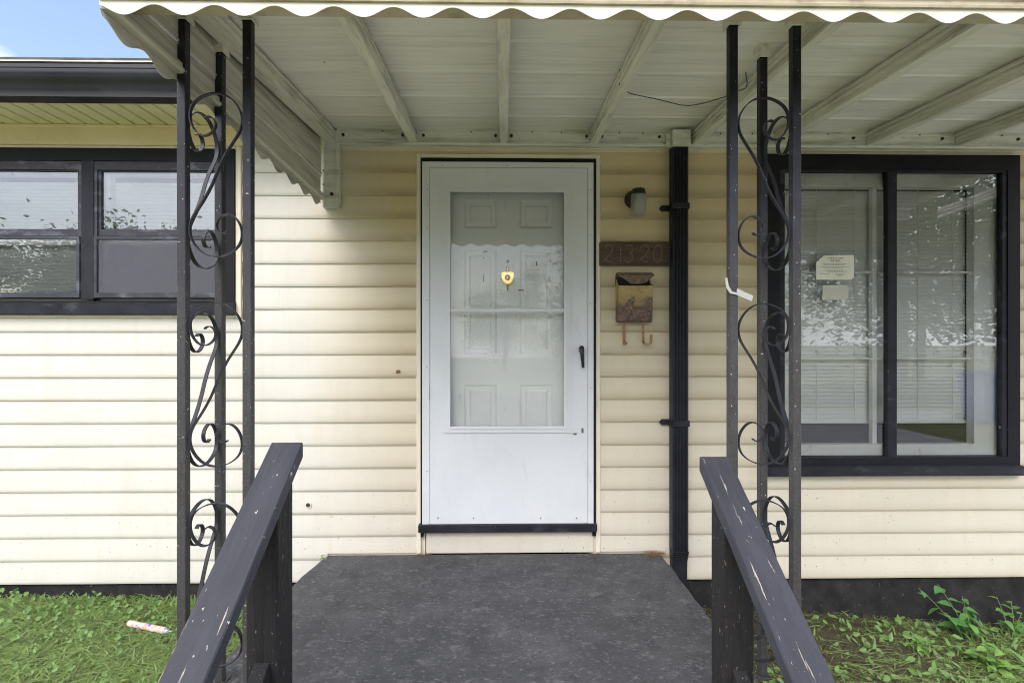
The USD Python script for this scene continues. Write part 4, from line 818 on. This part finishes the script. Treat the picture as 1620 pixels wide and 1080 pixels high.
tag(obj('grass', join([blades(near + (0, 0, .012), .045, .13, .0040, (-.35, -.25), r, 3, .55), blades(sparse, .04, .09, .003, (0, 0), r), blades(right + (0, 0, .006), .04, .10, .0048, (.2, -.2), r, 3, .6), blades(rsp, .04, .09, .003, (0, 0), r)]), 'grass_blade'), 'rough green lawn grass beside the stoop', 'grass', kind='stuff')
d1_ = lambda p: np.clip(.10 + .9 * np.clip((p[:, 1] + .50) / .30, 0, 1), 0, 1) * patch(p)
iv = scatter(2600, -3.4, -1.05, -.85, -.02, r, d1_); iv2 = scatter(700, -3.2, -1.05, -1.2, -.3, r); iv3 = scatter(500, .92, 2.2, -1.2, -.55, r)
tag(obj('ground_ivy', join([leaves(iv, .020, r, .4, (.02, .09)), leaves(iv2, .014, r, .45, (.02, .07)), leaves(iv3, .024, r, .7, (.01, .05)), leaves(scatter(750, 1.7, 3.2, -1.0, -.06, r), .034, r, .5, (.01, .07), 'oval'), leaves(scatter(170, .95, 1.7, -.8, -.1, r), .026, r, .5, (.01, .04), 'oval'), blades(iv, .03, .09, .0012, (0, 0), r)]), 'ivy_leaf'), 'small round leaved ground ivy along the foundation left of the stoop', 'ground cover', kind='stuff')
dd = lambda p: np.clip(1.2 * np.exp(-((p[:, 0] - 1.5) ** 2 / .35 + (p[:, 1] + .35) ** 2 / .20)) + .25, 0, 1)
dr = scatter(34000, .90, 3.3, -1.25, -.0, r, dd); dl = scatter(1500, -1.30, -1.03, -.95, -.5, r)
tag(obj('dry_clippings', join([blades(dr + (0, 0, .010), .03, .10, .0036, (0, 0), r, 3, 1.0), blades(dl + (0, 0, .006), .02, .05, .0016, (0, 0), r, 3, 1.2), blades(scatter(2600, -3.3, -1.05, -1.2, -.1, r) + (0, 0, .03), .05, .10, .0024, (-.3, 0), r, 3, .7)]), 'dry_grass'), 'brown dried grass clippings on the bare soil', 'dry grass', kind='stuff')
tuft = np.c_[r.uniform(.80, .90, 260), r.uniform(-.06, -.02, 260), np.full(260, .001)]
tag(obj('dry_tuft', blades(tuft, .015, .05, .0008, (-.3, -.4), r, 3, .6), 'straw'), 'clump of dry straw caught behind the downspout foot', 'dry grass', kind='stuff')
sp = np.c_[r.uniform(DRX0 - .01, DRX0 + .06, 60), r.uniform(-.03, -.02, 60), np.full(60, .001)]
tag(obj('straw_wisp', blades(sp, .01, .03, .0008, (0, -.5), r, 3, .6), 'straw'), 'wisp of dry straw at the left foot of the door frame', 'dry grass', kind='stuff')
tag(obj('footing_strip', [ext_z([(1.80, -.02), (1.92, -.052), (2.02, -.060), (2.12, -.050), (2.24, -.064), (2.34, -.05), (2.46, -.03), (2.40, .0), (1.86, .0)], -.50, -.412)], 'bare_concrete'), 'pale concrete footing along the right foundation', kind='structure')

def leaf_mesh(L_, W_, fold=.25, droop=.35):
    pr = [(0, .0), (.12, .30), (.35, .50), (.62, .40), (.85, .18), (1.0, 0)]
    V = []
    for s, hwid in pr:
        z = -droop * L_ * s * s * .6
        V += [(s * L_, -hwid * W_, z + fold * hwid * W_), (s * L_, 0, z), (s * L_, hwid * W_, z + fold * hwid * W_)]
    F = []
    for k in range(len(pr) - 1):
        a_ = 3 * k
        F += [(a_, a_ + 3, a_ + 4), (a_, a_ + 4, a_ + 1), (a_ + 1, a_ + 4, a_ + 5), (a_ + 1, a_ + 5, a_ + 2)]
    return np.array(V), np.array(F)
def weed(label, base, stems, nleaf, size, seed, mats):
    rr = np.random.default_rng(seed); t = thing('weed_plant', label, 'weed')
    for (dx, dy, hgt) in stems:
        p0 = np.array(base, float) + np.array([rr.uniform(-.02, .02), rr.uniform(-.015, .015), 0]); P = np.array([p0 + np.array([dx * s ** 1.4, dy * s ** 1.4, hgt * s]) for s in np.linspace(0, 1, 9)])
        obj('stem', tube(P, np.linspace(.0032, .0014, 9), 6), 'weed_stem', t)
        for k in range(nleaf):
            s = .18 + .82 * (k + .5) / nleaf; p = np.array([np.interp(s, np.linspace(0, 1, 9), P[:, i]) for i in range(3)])
            L_ = size * rr.uniform(.65, 1.2) * (1.1 - .35 * s); v, f_ = leaf_mesh(L_, L_ * rr.uniform(.50, .68), droop=rr.uniform(.2, .9))
            yaw_ = k * 2.4 + rr.uniform(-.5, .5); pitch = rr.uniform(-.25, .65)
            R = trimesh.transformations.euler_matrix(rr.uniform(-.4, .4), -pitch, yaw_)[:3, :3]; v = v @ R.T; v[:, 1] = np.where(v[:, 1] + p[1] > -.022, -.022 - p[1], v[:, 1])
            obj('leaf', (v + p, f_), mats[rr.integers(len(mats))], t, smooth=True)
DK, MD, LT = 'weed_leaf_dark', 'weed_leaf_mid', 'weed_leaf_light'
def gpt(px, py, Y): q_ = at(px, py, Y); q_[2] = float(zg(q_[0], q_[1])); return q_
weed('tall pointed leaf weed climbing against the dark foundation right of the stoop', gpt(1530, 1000, -.16), [(-.20, .06, .27), (-.12, .06, .29), (-.02, .04, .24), (.05, .03, .17), (-.08, 0, .15)], 8, .075, 11, [DK, DK, MD])
weed('rounded leaf weed at the far right end of the foundation', gpt(1606, 990, -.14), [(-.03, .05, .22), (.03, .05, .20), (.06, .0, .16)], 7, .062, 12, [DK, MD, MD])
weed('broad bright green weed spreading on the lawn at the right edge', gpt(1570, 1035, -.42), [(-.10, .0, .12), (.0, .03, .14), (.10, .0, .12), (.05, -.06, .08), (-.04, -.06, .07)], 6, .09, 13, [MD, LT, LT])
weed('low bright green weed beside the pale footing', gpt(1452, 1012, -.30), [(-.05, 0, .07), (.04, 0, .08), (0, -.04, .06)], 6, .06, 14, [MD, LT, MD])
weed('low leafy weed between the right handrail and the iron column', gpt(1222, 1062, -.95), [(-.03, 0, .12), (.03, .02, .13), (0, -.03, .09)], 6, .055, 15, [MD, DK])
weed('leafy weed showing below the left handrail behind the iron column', gpt(372, 985, -.62), [(-.03, 0, .14), (.04, .02, .15), (0, -.03, .11)], 6, .055, 16, [MD, LT])
weed('tiny weed sprouting at the left rear corner of the stoop', np.array([-.985, -.045, -.03]), [(.0, -.01, .05), (-.02, -.01, .04)], 4, .026, 17, [LT, MD])
weed('wide leaf weed in front of the left lawn edge', gpt(170, 1075, -.72), [(-.05, 0, .06), (.05, 0, .07)], 4, .06, 18, [LT, MD])

# ---------------------------------------------------------------- across the street (seen as reflections in the glass; back trees added against low sky light)
def tree(x, y, hgt, rad, zc_, n, seed, label):
    rr = np.random.default_rng(seed); t = thing('street_tree', label, 'tree'); z0 = float(zg(x, y)) - .1
    S = [tube([(x, y, z0), (x + .1, y, z0 + hgt * .25), (x + .05, y + .1, z0 + hgt * .55), (x, y, z0 + hgt * .8)], [.22, .17, .12, .05], 10)]
    cl = []
    for k in range(26):
        a_ = rr.uniform(0, 2 * math.pi); rr_ = rad * math.sqrt(rr.random()) * .85; zz_ = z0 + zc_ + rr.uniform(-1, 1) * (hgt - zc_) * .80 * math.sqrt(max(0, 1 - (rr_ / rad) ** 2)) ; cl.append((x + rr_ * math.cos(a_), y + rr_ * math.sin(a_), zz_))
        if k % 3 == 0: S.append(tube([(x + .05, y, z0 + hgt * rr.uniform(.25, .55)), ((x + cl[-1][0]) / 2, (y + cl[-1][1]) / 2, zz_ - .3), cl[-1]], [.09, .05, .02], 6))
    obj('trunk', S, 'bark', t, smooth=60)
    P = np.vstack([np.array(c_) + rr.normal(0, rad * .17, (n // 26, 3)) for c_ in cl])
    obj('crown', leaves(P, .15, rr, .45, (0, .1), 'oval'), 'tree_leaf', t)
tree(-5.0, -19, 7.2, 2.7, 4.0, 11000, 31, 'green tree across the street, left in the door glass reflection')
tree(4.4, -14.5, 6.2, 2.9, 3.4, 8000, 32, 'large green tree right of the path, mirrored in the door glass')
tree(11.5, -11.6, 8.0, 4.0, 4.6, 11000, 33, 'big spreading green tree near the street, mirrored in the picture window')
tree(17.5, -18, 8.5, 3.8, 4.8, 8000, 34, 'tall green tree across the street, far right in the window reflection')
tree(-11, -18, 6.0, 3.0, 3.2, 14000, 35, 'low green tree across the street, mirrored in the left window')
tree(-17, -20, 7.4, 3.6, 3.8, 24000, 36, 'green tree across the street, far left in the window reflection')
tree(-24, -19, 7.4, 3.6, 3.9, 20000, 37, 'big green tree across the street beyond the left bungalow')
tree(25, -12, 8, 4, 4.6, 8000, 38, 'big green tree across the street beyond the right bungalow')
tree(0.6, -40, 9, 3.6, 5.0, 6500, 39, 'added distant green tree between the two bungalows, blocking low sky')  # back row, added behind the houses to darken the porch
tree(9, -37, 8.0, 3.6, 4.6, 6500, 40, 'added tall green tree behind the right bungalow, blocking low sky')
tree(18, -38, 8.0, 4.0, 4.6, 6500, 41, 'added broad green tree behind the right end of the right bungalow, blocking low sky')
tree(-10, -38, 8.5, 4.4, 5.0, 6500, 42, 'added broad green tree behind the left bungalow, blocking low sky')
def far_house(label, x0, x1, y, mat):
    t = thing('neighbour_house', label, 'house'); z0 = -.6
    obj('wall', box(x0, x1, y - 7, y, z0, z0 + 2.7), mat, t)
    obj('roof', ext_x([(y + .4, z0 + 2.7), (y - 3.5, z0 + 4.3), (y - 7.4, z0 + 2.7)], x0 - .4, x1 + .4), 'shingle', t)
    n = int((x1 - x0) / 2.6)
    for k in range(n):
        xc = x0 + (k + .5) * (x1 - x0) / n
        if k == n // 2: obj('door', box(xc - .5, xc + .5, y + .001, y + .05, z0 + .3, z0 + 2.35), 'door_white', t)
        else:
            wf = obj('window', frame_rect(xc - .65, xc + .65, z0 + .95, z0 + 2.2, y + .001, y + .06, .08, .08, .08, .08), 'door_white', t); obj('window_pane', box(xc - .57, xc + .57, y + .002, y + .02, z0 + 1.03, z0 + 2.12), 'far_glass', wf)
far_house('pale bungalow across the street, right of the door reflection', 5, 18, -27, 'far_siding')
far_house('pale bungalow across the street, left of the door reflection', -22, -8, -27, 'far_siding')
bn = thing('recycling_bin', 'blue wheeled recycling bin by the street, mirrored in the picture window', 'bin')
bxp, byp, bz = 9.6, -7.0, -.45
bd = trimesh.convex.convex_hull(np.array([(bxp + sx * w_, byp + sy * w_, z) for z, w_ in ((bz + .06, .23), (bz + .98, .31)) for sx in (-1, 1) for sy in (-1, 1)]))
obj('body', bd, 'bin_blue', bn); obj('lid', box(bxp - .33, bxp + .33, byp - .34, byp + .34, bz + .985, bz + 1.05, .02), 'bin_blue', bn)
for s in (-1, 1): obj('wheel', cyl((bxp + s * .25, byp - .25, bz + .10), (bxp + s * .31, byp - .25, bz + .10), .10, 16), 'plastic_black', bn)
